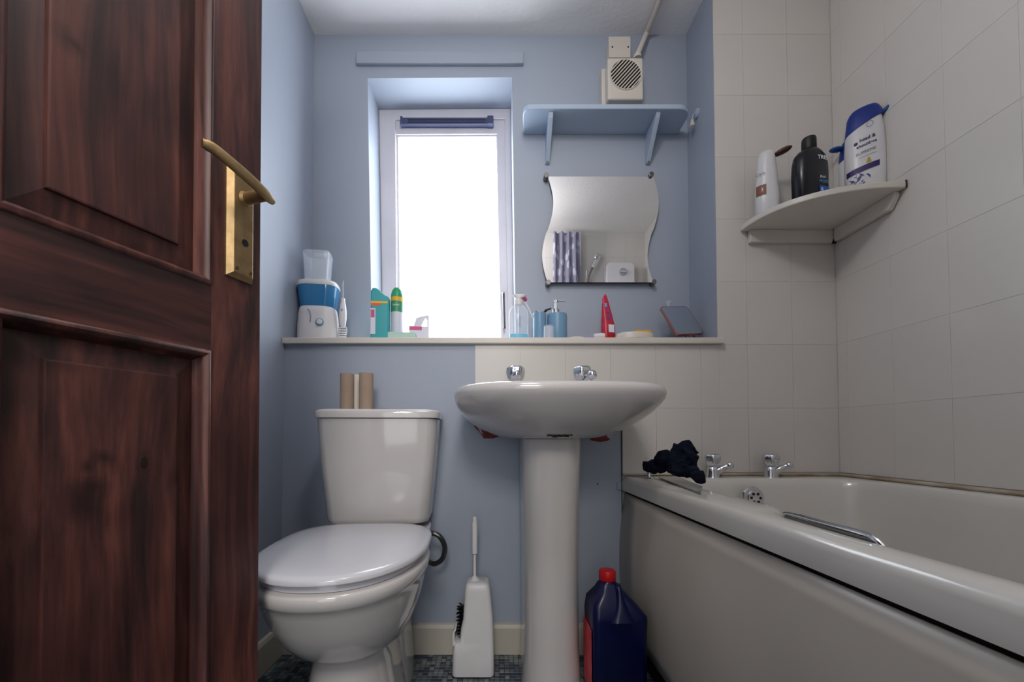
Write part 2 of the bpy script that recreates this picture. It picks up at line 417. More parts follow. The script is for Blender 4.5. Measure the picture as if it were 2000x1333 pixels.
struct(obj('ceiling', box(XL - 0.1, XC + 0.1, -2.2, 1.75, CEIL, CEIL + 0.05), 'ceiling'))
struct(obj('wall_left', box(XL - 0.1, XL, -2.2, 1.75, 0, CEIL), 'blue'))
wr = struct(obj('wall_right', box(XC, XC + 0.1, -2.2, 1.75, 0, CEIL), 'grout'))
# recess wall with the window opening (opening a touch out of square, as in the photo)
o4 = [U(718, 153, D2), U(1000, 151, D2), U(1008, 661, D2), U(727, 661, D2)]
o4 = [Vector((p.x, 0, p.z)) for p in o4]; o4[2].z = o4[3].z = LEDGE
bm = bmesh.new()
out4 = [Vector((XL, 0, CEIL)), Vector((XR, 0, CEIL)), Vector((XR, 0, LEDGE - 0.02)), Vector((XL, 0, LEDGE - 0.02))]
def P3(p, y): return (p.x, y, p.z)
Fo = [bm.verts.new(P3(p, D2)) for p in out4]
low = [p.copy() for p in o4]; low[2].z = low[3].z = LEDGE - 0.012
Fi = [bm.verts.new(P3(p, D2)) for p in low]
Bo = [bm.verts.new(P3(p, 1.75)) for p in out4]; Bi = [bm.verts.new(P3(p, 1.75)) for p in low]
for k in range(4):
    q = (k + 1) % 4
    bm.faces.new((Fo[k], Fo[q], Fi[q], Fi[k])); bm.faces.new((Bo[k], Bo[q], Bi[q], Bi[k]))
    bm.faces.new((Fi[k], Fi[q], Bi[q], Bi[k])); bm.faces.new((Fo[k], Fo[q], Bo[q], Bo[k]))
struct(obj('wall_back', bm, 'blue'))
wl = struct(obj('wall_back_lower', box(XL, XR, D, 1.75, 0, LEDGE - 0.02), 'blue'))
wc = struct(obj('wall_back_corner', box(XR, XC, D + 0.003, 1.75, 0, CEIL), 'grout'))
# narrow painted return: the recess side is blue
obj('recess_side', box(XR - 0.002, XR, D + 0.004, D2, LEDGE, CEIL), 'blue', wc)
# front wall (doorway wall), seen only in the mirror
wf = struct(obj('wall_front', box(0.20, XC, YF - 0.10, YF, 0, CEIL), 'grout'))
box_ = box(XL, 0.20, YF - 0.10, YF, 2.03, CEIL); struct(obj('wall_front_header', box_, 'hallwall'))
struct(obj('wall_hall_end', box(XL, XC, -2.3, -2.2, 0, CEIL), 'hallwall'))
struct(obj('trim_1', box(0.165, 0.20, YF - 0.12, YF + 0.012, 0, 2.03), 'skirt', bevel=0.002))
struct(obj('trim_2', box(XL, -0.66, YF - 0.12, YF + 0.0, 0, 2.03), 'skirt', bevel=0.002))

# tiles: every one a piece of its wall
TW, TH = 0.15, 0.2125
def tile_mesh(w, h, name):
    b = box(-w / 2, w / 2, -0.0015, 0.0, -h / 2, h / 2)
    me = bpy.data.meshes.new(name)
    fr = [e for e in b.edges if all(v.co.y < -0.001 for v in e.verts)]
    bmesh.ops.bevel(b, geom=fr, offset=0.0003, segments=1, affect='EDGES')
    bmesh.ops.recalc_face_normals(b, faces=b.faces[:]); b.to_mesh(me); b.free(); me.materials.append(M['tile']); return me
TM = {}
def tile(parent, w, h, loc, rz):
    k = (round(w, 3), round(h, 3))
    if k not in TM: TM[k] = tile_mesh(w - 0.0003, h - 0.0003, 'tile')
    o = bpy.data.objects.new('tile', TM[k]); COL.objects.link(o); o.parent = parent; o.location = loc
    o.rotation_euler = (random.uniform(-.001, .001), 0, rz + random.uniform(-.001, .001))
Z0 = 0.801 - TH
def rows(zmin, zmax):
    z = Z0
    while z < zmax - 0.01:
        a, b = max(z, zmin), min(z + TH, zmax)
        if b - a > 0.01: yield a, b
        z += TH
def cols(a, b, start, step):
    x = start
    while x < b - 0.005:
        p, q = max(x, a), min(x + step, b)
        if q - p > 0.008: yield p, q
        x += step
for z0, z1 in rows(0.578, CEIL):                                 # corner part of the back wall over the bath
    for x0, x1 in cols(XR - 0.002, XC, XC - 3 * TW, TW):
        tile(wc, x1 - x0, z1 - z0, ((x0 + x1) / 2, D + 0.003, (z0 + z1) / 2), 0)
XT = U(928, 740, D).x; XB = U(1216, 900, D).x
for x0, x1 in cols(XT, XR, XT, TW):                              # splashback above the basin
    tile(wl, x1 - x0, LEDGE - 0.021 - 0.801, ((x0 + x1) / 2, D, (LEDGE - 0.021 + 0.801) / 2), 0)
for x0, x1 in cols(XB, XR, XT, TW):
    tile(wl, x1 - x0, 0.801 - 0.578, ((x0 + x1) / 2, D, (0.801 + 0.578) / 2), 0)
for z0, z1 in rows(0.578, CEIL):
    for y0, y1 in cols(YF, D, D - 0.188 - 8 * TW, TW):
        tile(wr, y1 - y0, z1 - z0, (XC, (y0 + y1) / 2, (z0 + z1) / 2), PI / 2 + PI)
    for x0, x1 in cols(0.20, XC, XC - 7 * TW, TW):
        tile(wf, x1 - x0, z1 - z0, ((x0 + x1) / 2, YF, (z0 + z1) / 2), PI)

# ledge
bm = prism([(XL, 1.338), (XR + 0.012, 1.338), (XR + 0.012, D), (XR, D), (XR, 1.735), (XL, 1.735)], 'z', LEDGE - 0.020, LEDGE)
struct(obj('trim_3', bm, 'ledge', bevel=0.003))
# skirting
bm = prism([(D, 0.0012), (D - 0.014, 0.0012), (D - 0.014, 0.085), (D - 0.010, 0.096), (D, 0.098)], 'x', XL + 0.014, 0.425)
struct(obj('baseboard_back', bm, 'skirt'))
bm = prism([(XL, 0.0012), (XL + 0.014, 0.0012), (XL + 0.014, 0.085), (XL + 0.010, 0.096), (XL, 0.098)], 'y', YF, D)
struct(obj('baseboard_left', bm, 'skirt'))
# beaded sealant where the bath meets the walls
bm = tube([(XB, D - 0.002, 0.582), (0.8, D - 0.006, 0.582), (XC - 0.010, D - 0.010, 0.580)], 0.0040, 8)
struct(obj('trim_4', bm, 'grime', smooth=True))
bm = tube([(XC - 0.009, D - 0.008, 0.582), (XC - 0.006, 0.9, 0.582), (XC - 0.006, 0.0, 0.580)], 0.0052, 8)
struct(obj('trim_5', bm, 'grime', smooth=True))
# painted edge strip at the corner where the blue wall meets the tiles by the bath
struct(obj('trim_6', box(XB - 0.005, XB - 0.002, D - 0.003, D, 0.10, 0.76), 'seam'))
# board fixed over the window
p, q = U(698, 107, D2), U(1022, 130, D2)
struct(obj('trim_7', box(p.x, q.x, D2 - 0.016, D2, q.z, p.z), 'blue', bevel=0.003))
# torn patches of wall under the basin
def patch(pts, m, parent, y, t):
    q = [U(a, b, y) for a, b in pts]; return obj('torn_patch', prism([(v.x, v.z) for v in q], 'y', y - t, y + 0.001), m, parent)
patch([(926, 823), (940, 826), (975, 843), (990, 848), (975, 853), (963, 857), (945, 857), (937, 845), (928, 836), (924, 829)], 'plaster', wl, D, 0.0008)
patch([(927, 827), (933, 832), (940, 841), (944, 849), (938, 845), (933, 836), (927, 832)], 'chip', wl, D, 0.0014)
patch([(1148, 855), (1165, 851), (1190, 850), (1194, 856), (1186, 862), (1172, 864), (1155, 861)], 'plaster', wl, D, 0.0008)
patch([(1184, 849), (1194, 847), (1198, 852), (1193, 858), (1186, 855)], 'chip', wl, D, 0.0014)

# ------------------------------------------------------------------ window
win = thing('window_1', 'narrow white framed window with frosted glass in the deep recess', 'window'); struct(win)
def quadframe(o_, i_, y0, y1):
    b = bmesh.new()
    a = [b.verts.new(P3(p, y0)) for p in o_]; c = [b.verts.new(P3(p, y0)) for p in i_]
    d = [b.verts.new(P3(p, y1)) for p in o_]; e = [b.verts.new(P3(p, y1)) for p in i_]
    for k in range(4):
        q = (k + 1) % 4
        for f in ((a[k], a[q], c[q], c[k]), (d[k], d[q], e[q], e[k]), (a[k], a[q], d[q], d[k]), (c[k], c[q], e[q], e[k])): b.faces.new(f)
    return b
def Q(pts, y): return [U(a, b, y) for a, b in pts]
yo = DW - 0.02
F0 = [Vector((p.x, 0, p.z)) for p in o4]
F1 = Q([(772, 234), (986, 232), (993, 662), (776, 662)], DW); F1[2].z = F1[3].z = LEDGE + 0.022
obj('window_frame', quadframe(F0, F1, DW, DW + 0.045), 'upvc', win, bevel=0.003)
F1b = [Vector((p.x, 0, p.z)) for p in F1]
F2 = Q([(774, 263), (972, 262), (981, 655), (779, 655)], DW + 0.01); F2[2].z = F2[3].z = LEDGE + 0.06
obj('sash', quadframe(F1b, F2, DW + 0.008, DW + 0.045), 'upvc', win, bevel=0.002)
F3 = [p + Vector(v) for p, v in zip(F2, ((0.006, 0, -0.006), (-0.006, 0, -0.006), (-0.006, 0, 0.006), (0.006, 0, 0.006)))]
obj('glazing_bead', quadframe(F2, F3, DW + 0.016, DW + 0.04), 'upvc', win, bevel=0.001)
b = bmesh.new()
gv = [b.verts.new(P3(p, DW + 0.03)) for p in F2]; gw = [b.verts.new(P3(p, DW + 0.036)) for p in F2]
b.faces.new(gv); b.faces.new(gw)
for k in range(4): b.faces.new((gv[k], gv[(k + 1) % 4], gw[(k + 1) % 4], gw[k]))
obj('pane', b, 'pane', win)
# trickle vent
p, q = U(784, 234, DW), U(962, 248, DW)
v = obj('trickle_vent', box(p.x, q.x, DW - 0.014, DW + 0.008, q.z, p.z), 'vent', win, bevel=0.004, label='dark grey slotted ventilator across the window head')
for k in range(2):
    z = q.z + 0.008 + k * 0.010
    obj('slot', box(p.x + 0.03, q.x - 0.03, DW - 0.0155, DW - 0.013, z, z + 0.002), 'black', v)
obj('end_cap', box(q.x - 0.022, q.x + 0.004, DW - 0.020, DW + 0.006, q.z - 0.002, p.z + 0.004), 'vent', v, bevel=0.003)
obj('end_cap', box(p.x - 0.002, p.x + 0.008, DW - 0.018, DW + 0.006, q.z - 0.002, p.z + 0.003), 'vent', v, bevel=0.003)
# handle
a, c = U(983, 575, DW), U(985, 645, DW)
h = obj('window_handle', tube(smoothpath([(a.x, DW + 0.006, a.z), (a.x, DW - 0.018, a.z - 0.002), (a.x + .001, DW - 0.028, a.z - 0.03), (c.x, DW - 0.024, c.z)]), [0.006] * 12 + [0.005] * 6 + [0.006], 8), 'dark_chrome', win, smooth=True, label='slim grey window lever')

# ------------------------------------------------------------------ the open door
DROT = math.atan2(0.959, 0.284)
E = Vector((-0.381, 0.66, 0.0))
door = bpy.data.objects.new('door_1', None); COL.objects.link(door); door.location = E + Vector((0.284, 0.959, 0)) * 0.0083; door.rotation_euler = (Matrix.Rotation(DROT, 3, 'Z') @ Matrix.Rotation(-0.0104, 3, 'Y')).to_euler()
struct(door); door['label'] = 'dark stained pine panelled door standing open at the left'; door['category'] = 'door'
# local: x towards the latch edge (0 = edge), camera face at y = 0 (door lies at +y), z up
T = 0.040
def dbox(t0, t1, z0, z1, y0=0.0, y1=T): return box(-t1, -t0, y0, y1, z0, z1)
SW, PW, CW = 0.084, 0.216, 0.10
DWID = 2 * SW + 2 * PW + CW
zs = [0.008, 0.25, 0.828, 0.920, 1.85, 1.985]
for t in (0.0, SW + PW + 0.0, DWID - SW):
    w = CW if abs(t - SW - PW) < 1e-6 else SW
    obj('stile', dbox(t, t + w, zs[0], zs[5]), 'wood_v', door, bevel=0.0015)
for z0, z1 in ((zs[0], zs[1]), (zs[2], zs[3]), (zs[4], zs[5])):
    for t in (SW, SW + PW + CW):
        obj('rail', dbox(t, t + PW, z0, z1), 'wood_h', door)
def panel(t0, t1, z0, z1):
    """raised and fielded panel: slope from the groove up to the field"""
    fm = 0.042; b = bmesh.new()
    def ring(i, y): return [b.verts.new(v) for v in ((-t1 + i, y, z0 + i), (-t0 - i, y, z0 + i), (-t0 - i, y, z1 - i), (-t1 + i, y, z1 - i))]
    R = [ring(0, 0.016), ring(0.010, 0.016), ring(fm - 0.001, 0.0095), ring(fm, 0.0050), ring(fm + 0.002, 0.0045)]
    for a, c in zip(R, R[1:]):
        for k in range(4): b.faces.new((a[k], a[(k + 1) % 4], c[(k + 1) % 4], c[k]))
    b.faces.new(R[-1])
    S2 = ring(0, 0.030); b.faces.new(S2)
    for k in range(4): b.faces.new((R[0][k], R[0][(k + 1) % 4], S2[(k + 1) % 4], S2[k]))
    obj('panel', b, 'wood_v2', door)
    # moulding round the panel: ogee profile swept round the opening
    b = bmesh.new(); prof = [(0.0, -0.0005), (0.002, -0.0035), (0.006, -0.0045), (0.010, -0.001), (0.011, 0.005), (0.014, 0.010), (0.016, 0.016)]
    R = []
    for i, y in prof: R.append([b.verts.new(v) for v in ((-t1 + i, y, z0 + i), (-t0 - i, y, z0 + i), (-t0 - i, y, z1 - i), (-t1 + i, y, z1 - i))])
    for a, c in zip(R, R[1:]):
        for k in range(4): b.faces.new((a[k], a[(k + 1) % 4], c[(k + 1) % 4], c[k]))
    obj('moulding', b, 'wood_v', door, smooth=True, angle=50)
for t in (SW, SW + PW + CW):
    panel(t, t + PW, zs[1], zs[2]); panel(t, t + PW, zs[3], zs[4])
for z in (0.25, 1.70):
    obj('hinge', tube([(-DWID - 0.004, 0.0, z), (-DWID - 0.004, 0.0, z + 0.08)], 0.005, 8), 'brass', door, smooth=True)
# door furniture: lever on a long back plate (part of the door)
b = bmesh.new()
ring = lambda i, y: [(-0.064 + i, y, 0.944 + i), (-0.019 - i, y, 0.944 + i), (-0.019 - i, y, 1.112 - i), (-0.064 + i, y, 1.112 - i)]
pl = obj('back_plate', loft([ring(0, 0.0), ring(0.0, -0.003), ring(0.006, -0.011), ring(0.007, -0.0115)]), 'brass', door, label='worn brass back plate with keyhole')
def cyl_y(x, z, r, y0, y1, n=20, r2=None, bm=None):
    r2 = r if r2 is None else r2
    return loft([[(x + r * cos(2 * PI * i / n), y0, z + r * sin(2 * PI * i / n)) for i in range(n)], [(x + r2 * cos(2 * PI * i / n), y1, z + r2 * sin(2 * PI * i / n)) for i in range(n)]], bm)
sx = -0.0395
obj('keyhole', cyl_y(sx, 1.000, 0.0055, -0.0100, -0.0122), 'black', pl, label='dark round keyhole')
for x, z in ((-0.053, 0.957), (-0.030, 0.957), (-0.030, 1.099), (-0.053, 1.099)):
    obj('screw', cyl_y(x, z, 0.0034, -0.0105, -0.0126, 12, 0.0026), 'brass_dark', pl)
lv = obj('lever', None or cyl_y(sx, 1.068, 0.0115, -0.011, -0.016, 20, 0.009, cyl_y(sx, 1.068, 0.0090, -0.015, -0.050, 20, 0.0085)), 'brass', door, smooth=True, label='brass lever on round neck')
# flat sweeping grip
b = bmesh.new(); rings = []
gp = smoothpath([(-0.026, -0.050, 1.064), (-0.045, -0.053, 1.067), (-0.075, -0.054, 1.073), (-0.105, -0.052, 1.079), (-0.122, -0.049, 1.083), (-0.134, -0.045, 1.083)], 5)
for i, p_ in enumerate(gp):
    k = i / (len(gp) - 1); hw = 0.0095 * (0.45 + 0.55 * min(1, k * 7)) * (1 - 0.25 * k); th = 0.0042
    if k > 0.93: hw *= 0.8
    d_ = (gp[min(i + 1, len(gp) - 1)] - gp[max(i - 1, 0)]).normalized(); up_ = Vector((0, 0, 1)) - d_ * d_.z; up_.normalize(); n_ = d_.cross(up_)
    rings.append([tuple(p_ + up_ * hw * math.copysign(abs(cos(a)) ** .7, cos(a)) + n_ * th * sin(a)) for a in [2 * PI * j / 14 for j in range(14)]])
obj('grip', loft(rings, b), 'brass', lv, smooth=True, angle=60)

# ------------------------------------------------------------------ bath
bath = thing('bath', 'white acrylic bath with chrome overflow along the tiled wall', 'bath', (0, 0, 0))
BX0, BX1, BY0, BY1 = 0.415, XC - 0.002, YF + 0.002, D - 0.006
def chaikin(p, n):
    for _ in range(n):
        q = []
        for i in range(len(p)):
            a, b_ = p[i], p[(i + 1) % len(p)]
            q += [(a[0] * .75 + b_[0] * .25, a[1] * .75 + b_[1] * .25), (a[0] * .25 + b_[0] * .75, a[1] * .25 + b_[1] * .75)]
        p = q
    return p
inner = [(0.525, 1.255), (0.515, 1.14), (0.518, 0.80), (0.516, 0.735), (0.468, 0.690), (0.462, 0.62), (0.460, 0.45), (0.464, 0.12), (0.60, 0.06), (0.95, 0.06), (1.08, 0.12), (1.09, 0.6), (1.09, 1.14), (1.05, 1.255), (0.80, 1.272)]
# centre 0.8, 0.66
inner = chaikin(inner, 3); CX_, CY_ = 0.79, 0.66
def ray_poly(poly, a):
    dx, dy = cos(a), sin(a); best = 0
    for i in range(len(poly)):
        x1, y1 = poly[i][0] - CX_, poly[i][1] - CY_; x2, y2 = poly[(i + 1) % len(poly)][0] - CX_, poly[(i + 1) % len(poly)][1] - CY_
        ex, ey = x2 - x1, y2 - y1; den = dx * ey - dy * ex
        if abs(den) < 1e-12: continue
        t = (x1 * ey - y1 * ex) / den; u = (x1 * dy - y1 * dx) / den
        if t > 0 and -1e-9 <= u <= 1 + 1e-9: best = max(best, t)
    return best
ts = [2 * PI * i / 220 for i in range(220)]
for x, y in ((BX0, BY0), (BX0, BY1), (BX1, BY0), (BX1, BY1)): ts.append(math.atan2(y - CY_, x - CX_) % (2 * PI))
ts = sorted(set(ts))
def rect_ring(i, z):
    pr = [(BX0 + i, BY0), (BX1, BY0), (BX1, BY1), (BX0 + i, BY1)]
    return [(CX_ + ray_poly(pr, a) * cos(a), CY_ + ray_poly(pr, a) * sin(a), z) for a in ts]
ri = [ray_poly(inner, a) for a in ts]
# smooth radii lightly
def in_ring(k, z, off=0.0): return [(CX_ + (r * k + off) * cos(a), CY_ + (r * k + off) * sin(a), z) for r, a in zip(ri, ts)]
rings = [rect_ring(0.030, 0.532), rect_ring(0.0, 0.531), rect_ring(0.0, 0.560), rect_ring(0.0025, 0.568), rect_ring(0.008, 0.5735), rect_ring(0.016, 0.5765),
         in_ring(1, 0.5770, 0.010), in_ring(1, 0.5755, 0.004), in_ring(1, 0.570, -0.001), in_ring(0.985, 0.55), in_ring(0.965, 0.48), in_ring(0.93, 0.36), in_ring(0.88, 0.26), in_ring(0.78, 0.21), in_ring(0.5, 0.195)]
obj('tub', loft(rings, cap0=False), 'acrylic', bath, smooth=True, angle=45)
# front panel, slightly bowed
b = bmesh.new(); nz, ny = 12, 10; G = []
for i in range(nz + 1):
    z = 0.098 + (0.522 - 0.098) * i / nz; row = []
    for j in range(ny + 1):
        y = BY0 + (D - 0.002 - BY0) * j / ny; x = 0.424 - 0.017 * sin(PI * min(1, (z - 0.098) / 0.40)) ** 0.8 * (0.3 + 0.7 * (j / ny))
        row.append(b.verts.new((x, y, z)))
    G.append(row)
for i in range(nz):
    for j in range(ny): b.faces.new((G[i][j], G[i][j + 1], G[i + 1][j + 1], G[i + 1][j]))
pn = obj('front_panel', b, 'panel', bath, smooth=True)
md = pn.modifiers.new('solid', 'SOLIDIFY'); md.thickness = 0.004; md.offset = 0
obj('gap_shade_strip', box(0.427, 0.44, BY0, BY1, 0.505, 0.534), 'dark', bath, label='dark strip imitating the shadow in the gap under the bath rim')  # shade of the rim gap put in as a dark coloured strip
obj('plinth', box(0.455, 0.475, BY0, BY1, 0.0012, 0.53), 'dark', bath)  # set-back plinth, coloured dark to give the shadow below the panel
# overflow
def cyl_dir(c, d, r0, r1, h, n=24, bm=None):
    d = Vector(d).normalized(); s = d.cross(Vector((1, 0, 0.01))).normalized(); w = d.cross(s); c = Vector(c)
    return loft([[tuple(c + (s * cos(2 * PI * i / n) + w * sin(2 * PI * i / n)) * r0) for i in range(n)], [tuple(c + d * h + (s * cos(2 * PI * i / n) + w * sin(2 * PI * i / n)) * r1) for i in range(n)]], bm)
oc = U(1470, 972, 1.236); od = Vector((0, -1, 0.12)).normalized()
ov = obj('overflow', cyl_dir(oc, od, 0.033, 0.030, 0.006), 'chrome', bath, bevel=0.0015, label='round chrome overflow grille')
s_ = od.cross(Vector((1, 0, 0))).normalized(); w_ = od.cross(s_)
hc = oc + Vector((0.004, 0, -0.002))
obj('rose', cyl_dir(hc + od * 0.004, od, 0.024, 0.022, 0.006), 'chrome', ov, bevel=0.001)
for k in range(6):
    a = 2 * PI * k / 6 + 0.5; p_ = hc + od * 0.0088 + (s_ * cos(a) + w_ * sin(a)) * 0.0135
    obj('hole', cyl_dir(p_, od, 0.0043, 0.0043, 0.0016, 12), 'black', ov)
obj('screw', cyl_dir(hc + od * 0.0090, od, 0.0035, 0.003, 0.0022, 12), 'chrome', ov)
# chrome grip handle set over the rim notch
gpth = smoothpath([(0.470, 0.672, 0.570), (0.467, 0.664, 0.580), (0.464, 0.640, 0.5835), (0.461, 0.58, 0.5835), (0.461, 0.52, 0.583), (0.460, 0.500, 0.580), (0.462, 0.488, 0.570), (0.466, 0.482, 0.555)], 6)
gr = obj('grip_handle', tube(gpth, 0.0032, 10), 'chrome', bath, smooth=True, label='slim chrome grip on the bath rim')
obj('grip_recess', box(0.4625, 0.4645, 0.495, 0.660, 0.545, 0.5795), 'dark_chrome', gr, bevel=0.001)

def make_tap(parent, loc, s=1.0, spout=(0.045, 0.030, 0.030), nm='tap', rz=0.0):
    """pillar tap: flared base, body, arm with round nozzle, fluted knob"""
    t = obj(nm, lathe([(0.021 * s, 0), (0.020 * s, 0.003 * s), (0.0190 * s, 0.006 * s), (0.0175 * s, 0.018 * s), (0.0145 * s, 0.030 * s), (0.010 * s, 0.034 * s)], 24), 'chrome', parent, smooth=True, loc=loc, rot=(0, 0, rz))
    e = Vector(spout)
    sp = tube(smoothpath([(0.004 * s, 0, 0.012 * s), (e.x * 0.5, 0, e.z * 0.55 + 0.004), (e.x, 0, e.z)], 4), [0.0125 * s] * 3 + [0.0105 * s] * 3 + [0.0085 * s] * 3, 12)
    o = obj('spout', sp, 'chrome', t, smooth=True)
    ball(e + Vector((0.003, 0, 0)), 0.0115 * s, sp2 := bmesh.new())
    obj('nozzle', sp2, 'chrome', t, smooth=True)
    b = bmesh.new(); prof = [(0.010, 0.032), (0.0165, 0.035), (0.0215, 0.044), (0.0245, 0.056), (0.0235, 0.066), (0.019, 0.071), (0.006, 0.072)]; rr = []
    for r, z in prof:
        rr.append([((r * s) * (1 - 0.10 * (0.5 + 0.5 * cos(6 * a))) * cos(a), (r * s) * (1 - 0.10 * (0.5 + 0.5 * cos(6 * a))) * sin(a), z * s) for a in [2 * PI * i / 48 for i in range(48)]])
    obj('knob', loft(rr, b), 'chrome', t, smooth=True, angle=50)
    return t
for px, py in ((1392, 931), (1506, 931)):
    p_ = U(px, py, 1.312)
    make_tap(bath, (p_.x, 1.312, 0.577), 1.04, (0.046, 0, 0.038), rz=-0.35)

# ------------------------------------------------------------------ toilet
toilet = thing('toilet', 'white close-coupled toilet with lid down beside the open door', 'toilet', (-0.352, D - 0.010, 0), math.radians(3.5))
def egg(z, yc, w, af, ab, n=56, e=2.25):
    out = []
    for i in range(n):
        a = 2 * PI * i / n; c, s = cos(a), sin(a)
        x = w * math.copysign(abs(c) ** (2 / e), c); ly = math.copysign(abs(s) ** (2 / e), s)
        if s > 0 and z > 0.438: x = w * math.copysign(abs(c) ** 0.62, c); ly = abs(s) ** 0.55
        if s < 0: ly = -abs(s) ** (2 / 2.05)
        out.append((x, yc + ly * (af if s < 0 else ab), z))
    return out
R = [egg(0.0, -0.385, 0.122, 0.155, 0.23, e=3), egg(0.06, -0.385, 0.110, 0.14, 0.22, e=2.8), egg(0.14, -0.38, 0.095, 0.125, 0.21, e=2.6), egg(0.20, -0.38, 0.086, 0.115, 0.20), egg(0.232, -0.38, 0.083, 0.112, 0.20),
     egg(0.243, -0.38, 0.088, 0.12, 0.20), egg(0.255, -0.385, 0.104, 0.14, 0.20), egg(0.275, -0.39, 0.124, 0.165, 0.20), egg(0.31, -0.40, 0.141, 0.192, 0.205), egg(0.35, -0.405, 0.156, 0.215, 0.21), egg(0.39, -0.41, 0.165, 0.232, 0.21),
     egg(0.408, -0.412, 0.169, 0.240, 0.21), egg(0.414, -0.413, 0.174, 0.248, 0.212), egg(0.432, -0.413, 0.175, 0.250, 0.212), egg(0.438, -0.413, 0.171, 0.246, 0.21)]
obj('bowl', loft(R), 'ceramic', toilet, smooth=True, angle=70)
# shelf behind the bowl that carries the cistern, and the rear of the foot
R = [sell(z, w, d_, 0, -0.135, 40, 4) for z, w, d_ in ((0.0, 0.100, 0.12), (0.15, 0.090, 0.11), (0.30, 0.085, 0.11), (0.37, 0.105, 0.12), (0.40, 0.145, 0.125), (0.436, 0.150, 0.127), (0.441, 0.146, 0.124))]
obj('pan_back', loft(R), 'ceramic', toilet, smooth=True, angle=70)
obj('seat_ring', loft([egg(0.4385, -0.413, 0.158, 0.232, 0.19), egg(0.440, -0.413, 0.162, 0.236, 0.195), egg(0.450, -0.413, 0.162, 0.236, 0.195), egg(0.4535, -0.413, 0.160, 0.234, 0.192)]), 'seat', toilet, smooth=True, angle=50)
def lidr(z, k): return egg(z, -0.413, 0.175 * k, 0.250 * k, 0.205 * k, 64)
obj('lid', loft([lidr(0.4545, .985), lidr(0.456, 1.0), lidr(0.462, 1.0), lidr(0.466, .985), lidr(0.469, .94), lidr(0.472, .8), lidr(0.4735, .5), lidr(0.474, .2)]), 'seat', toilet, smooth=True, angle=60)
for x in (-0.075, 0.075):
    obj('hinge', tube([(x - 0.018, -0.205, 0.452), (x + 0.018, -0.205, 0.452)], 0.009, 12), 'white_plastic', toilet, smooth=True)
def cis(z, hx, d_, r=0.03):
    return [(x, y, z) for x, y in rrect(hx, d_ / 2, r, 6, 0, -d_ / 2)]
def cisr(z, hx, d_):   # flat back, front corners rounded, slightly bowed front
    p = []
    for x, y in rrect(hx, d_ / 2, 0.03, 8, 0, -d_ / 2):
        if y < -d_ / 2: y -= 0.030 * (1 - (x / hx) ** 2)
        p.append((x, y, z))
    return p
cs = obj('cistern', loft([cisr(0.452, 0.132, 0.140), cisr(0.456, 0.144, 0.152), cisr(0.470, 0.149, 0.158), cisr(0.62, 0.163, 0.170), cisr(0.72, 0.171, 0.176), cisr(0.757, 0.173, 0.178)]), 'ceramic', toilet, smooth=True, angle=70)
obj('cistern_lid', loft([cisr(0.7585, 0.172, 0.178), cisr(0.7600, 0.178, 0.184), cisr(0.776, 0.179, 0.185), cisr(0.782, 0.176, 0.182), cisr(0.7845, 0.168, 0.175)]), 'ceramic', toilet, smooth=True, angle=60)
obj('flush_button', lathe([(0.024, 0.784), (0.024, 0.788), (0.018, 0.792), (0.006, 0.793)], 24, cx=0.005, cy=-0.09), 'chrome', toilet, smooth=True)
# braided hose looping beside the cistern
hp = [U(834, 1046, 1.27), U(846, 1042, 1.26), U(860, 1050, 1.26), U(869, 1070, 1.27), U(864, 1092, 1.28), U(850, 1102, 1.29), U(838, 1098, 1.30), U(830, 1090, 1.31)]
ho = obj('water_hose', tube(smoothpath(hp, 6), 0.0080, 10), 'dark_chrome', None, smooth=True)
ho.parent = toilet; bpy.context.view_layer.update(); ho.matrix_parent_inverse = toilet.matrix_world.inverted(); ho['label'] = 'grey braided water hose'
# ------------------------------------------------------------------ basin on its pedestal
basin = thing('wash_basin', 'white pedestal wash basin with two chrome taps under the ledge', 'basin', (0.166, D - 0.004, 0))
def bas(z, w, f, bk=0.0, n=72):
    """front: half superellipse; back: straight with rounded corners"""
    out = []
    for i in range(n):
        a = 2 * PI * i / n; c, s = cos(a), sin(a)
        if s <= 0: q_ = 0.92 - 0.36 * min(1, max(0, (z - 0.72) / 0.08)); w2 = w * 1.045; x = w2 * math.copysign(abs(c) ** q_, c); y = -f * 0.30 - (f * 0.70) * abs(s) ** q_
        else:
            x = w * 1.045 * math.copysign(abs(c) ** 0.5, c) * (1 - 0.08 * abs(s)); y = -f * 0.30 + (f * 0.30 - bk) * abs(s) ** 0.5
        out.append((x, y, z))
    return out
R = [bas(0.700, 0.105, 0.26, 0.06), bas(0.704, 0.135, 0.300, 0.05), bas(0.712, 0.165, 0.325, 0.04), bas(0.727, 0.200, 0.352), bas(0.745, 0.228, 0.378), bas(0.765, 0.249, 0.400), bas(0.785, 0.262, 0.418), bas(0.800, 0.267, 0.430), bas(0.812, 0.269, 0.436),
     bas(0.820, 0.2685, 0.436), bas(0.828, 0.265, 0.433), bas(0.832, 0.259, 0.427), bas(0.833, 0.250, 0.418, 0.004)]
def cav(z, w, f0, f1, n=72):   # inner bowl ring between y = -f0 (back) and -f1 (front)
    c_ = (f0 + f1) / 2; h_ = (f1 - f0) / 2
    return [(w * math.copysign(abs(cos(a)) ** 0.85, cos(a)), -c_ + h_ * math.copysign(abs(sin(a)) ** 0.85, sin(a)), z) for a in [2 * PI * i / n for i in range(n)]]
R += [cav(0.832, 0.222, 0.135, 0.392), cav(0.826, 0.214, 0.142, 0.385), cav(0.79, 0.195, 0.155, 0.368), cav(0.75, 0.15, 0.18, 0.33), cav(0.728, 0.07, 0.22, 0.28), cav(0.724, 0.02, 0.24, 0.26)]
bb = obj('bowl', loft(R), 'ceramic', basin, smooth=True, angle=75)
R = []
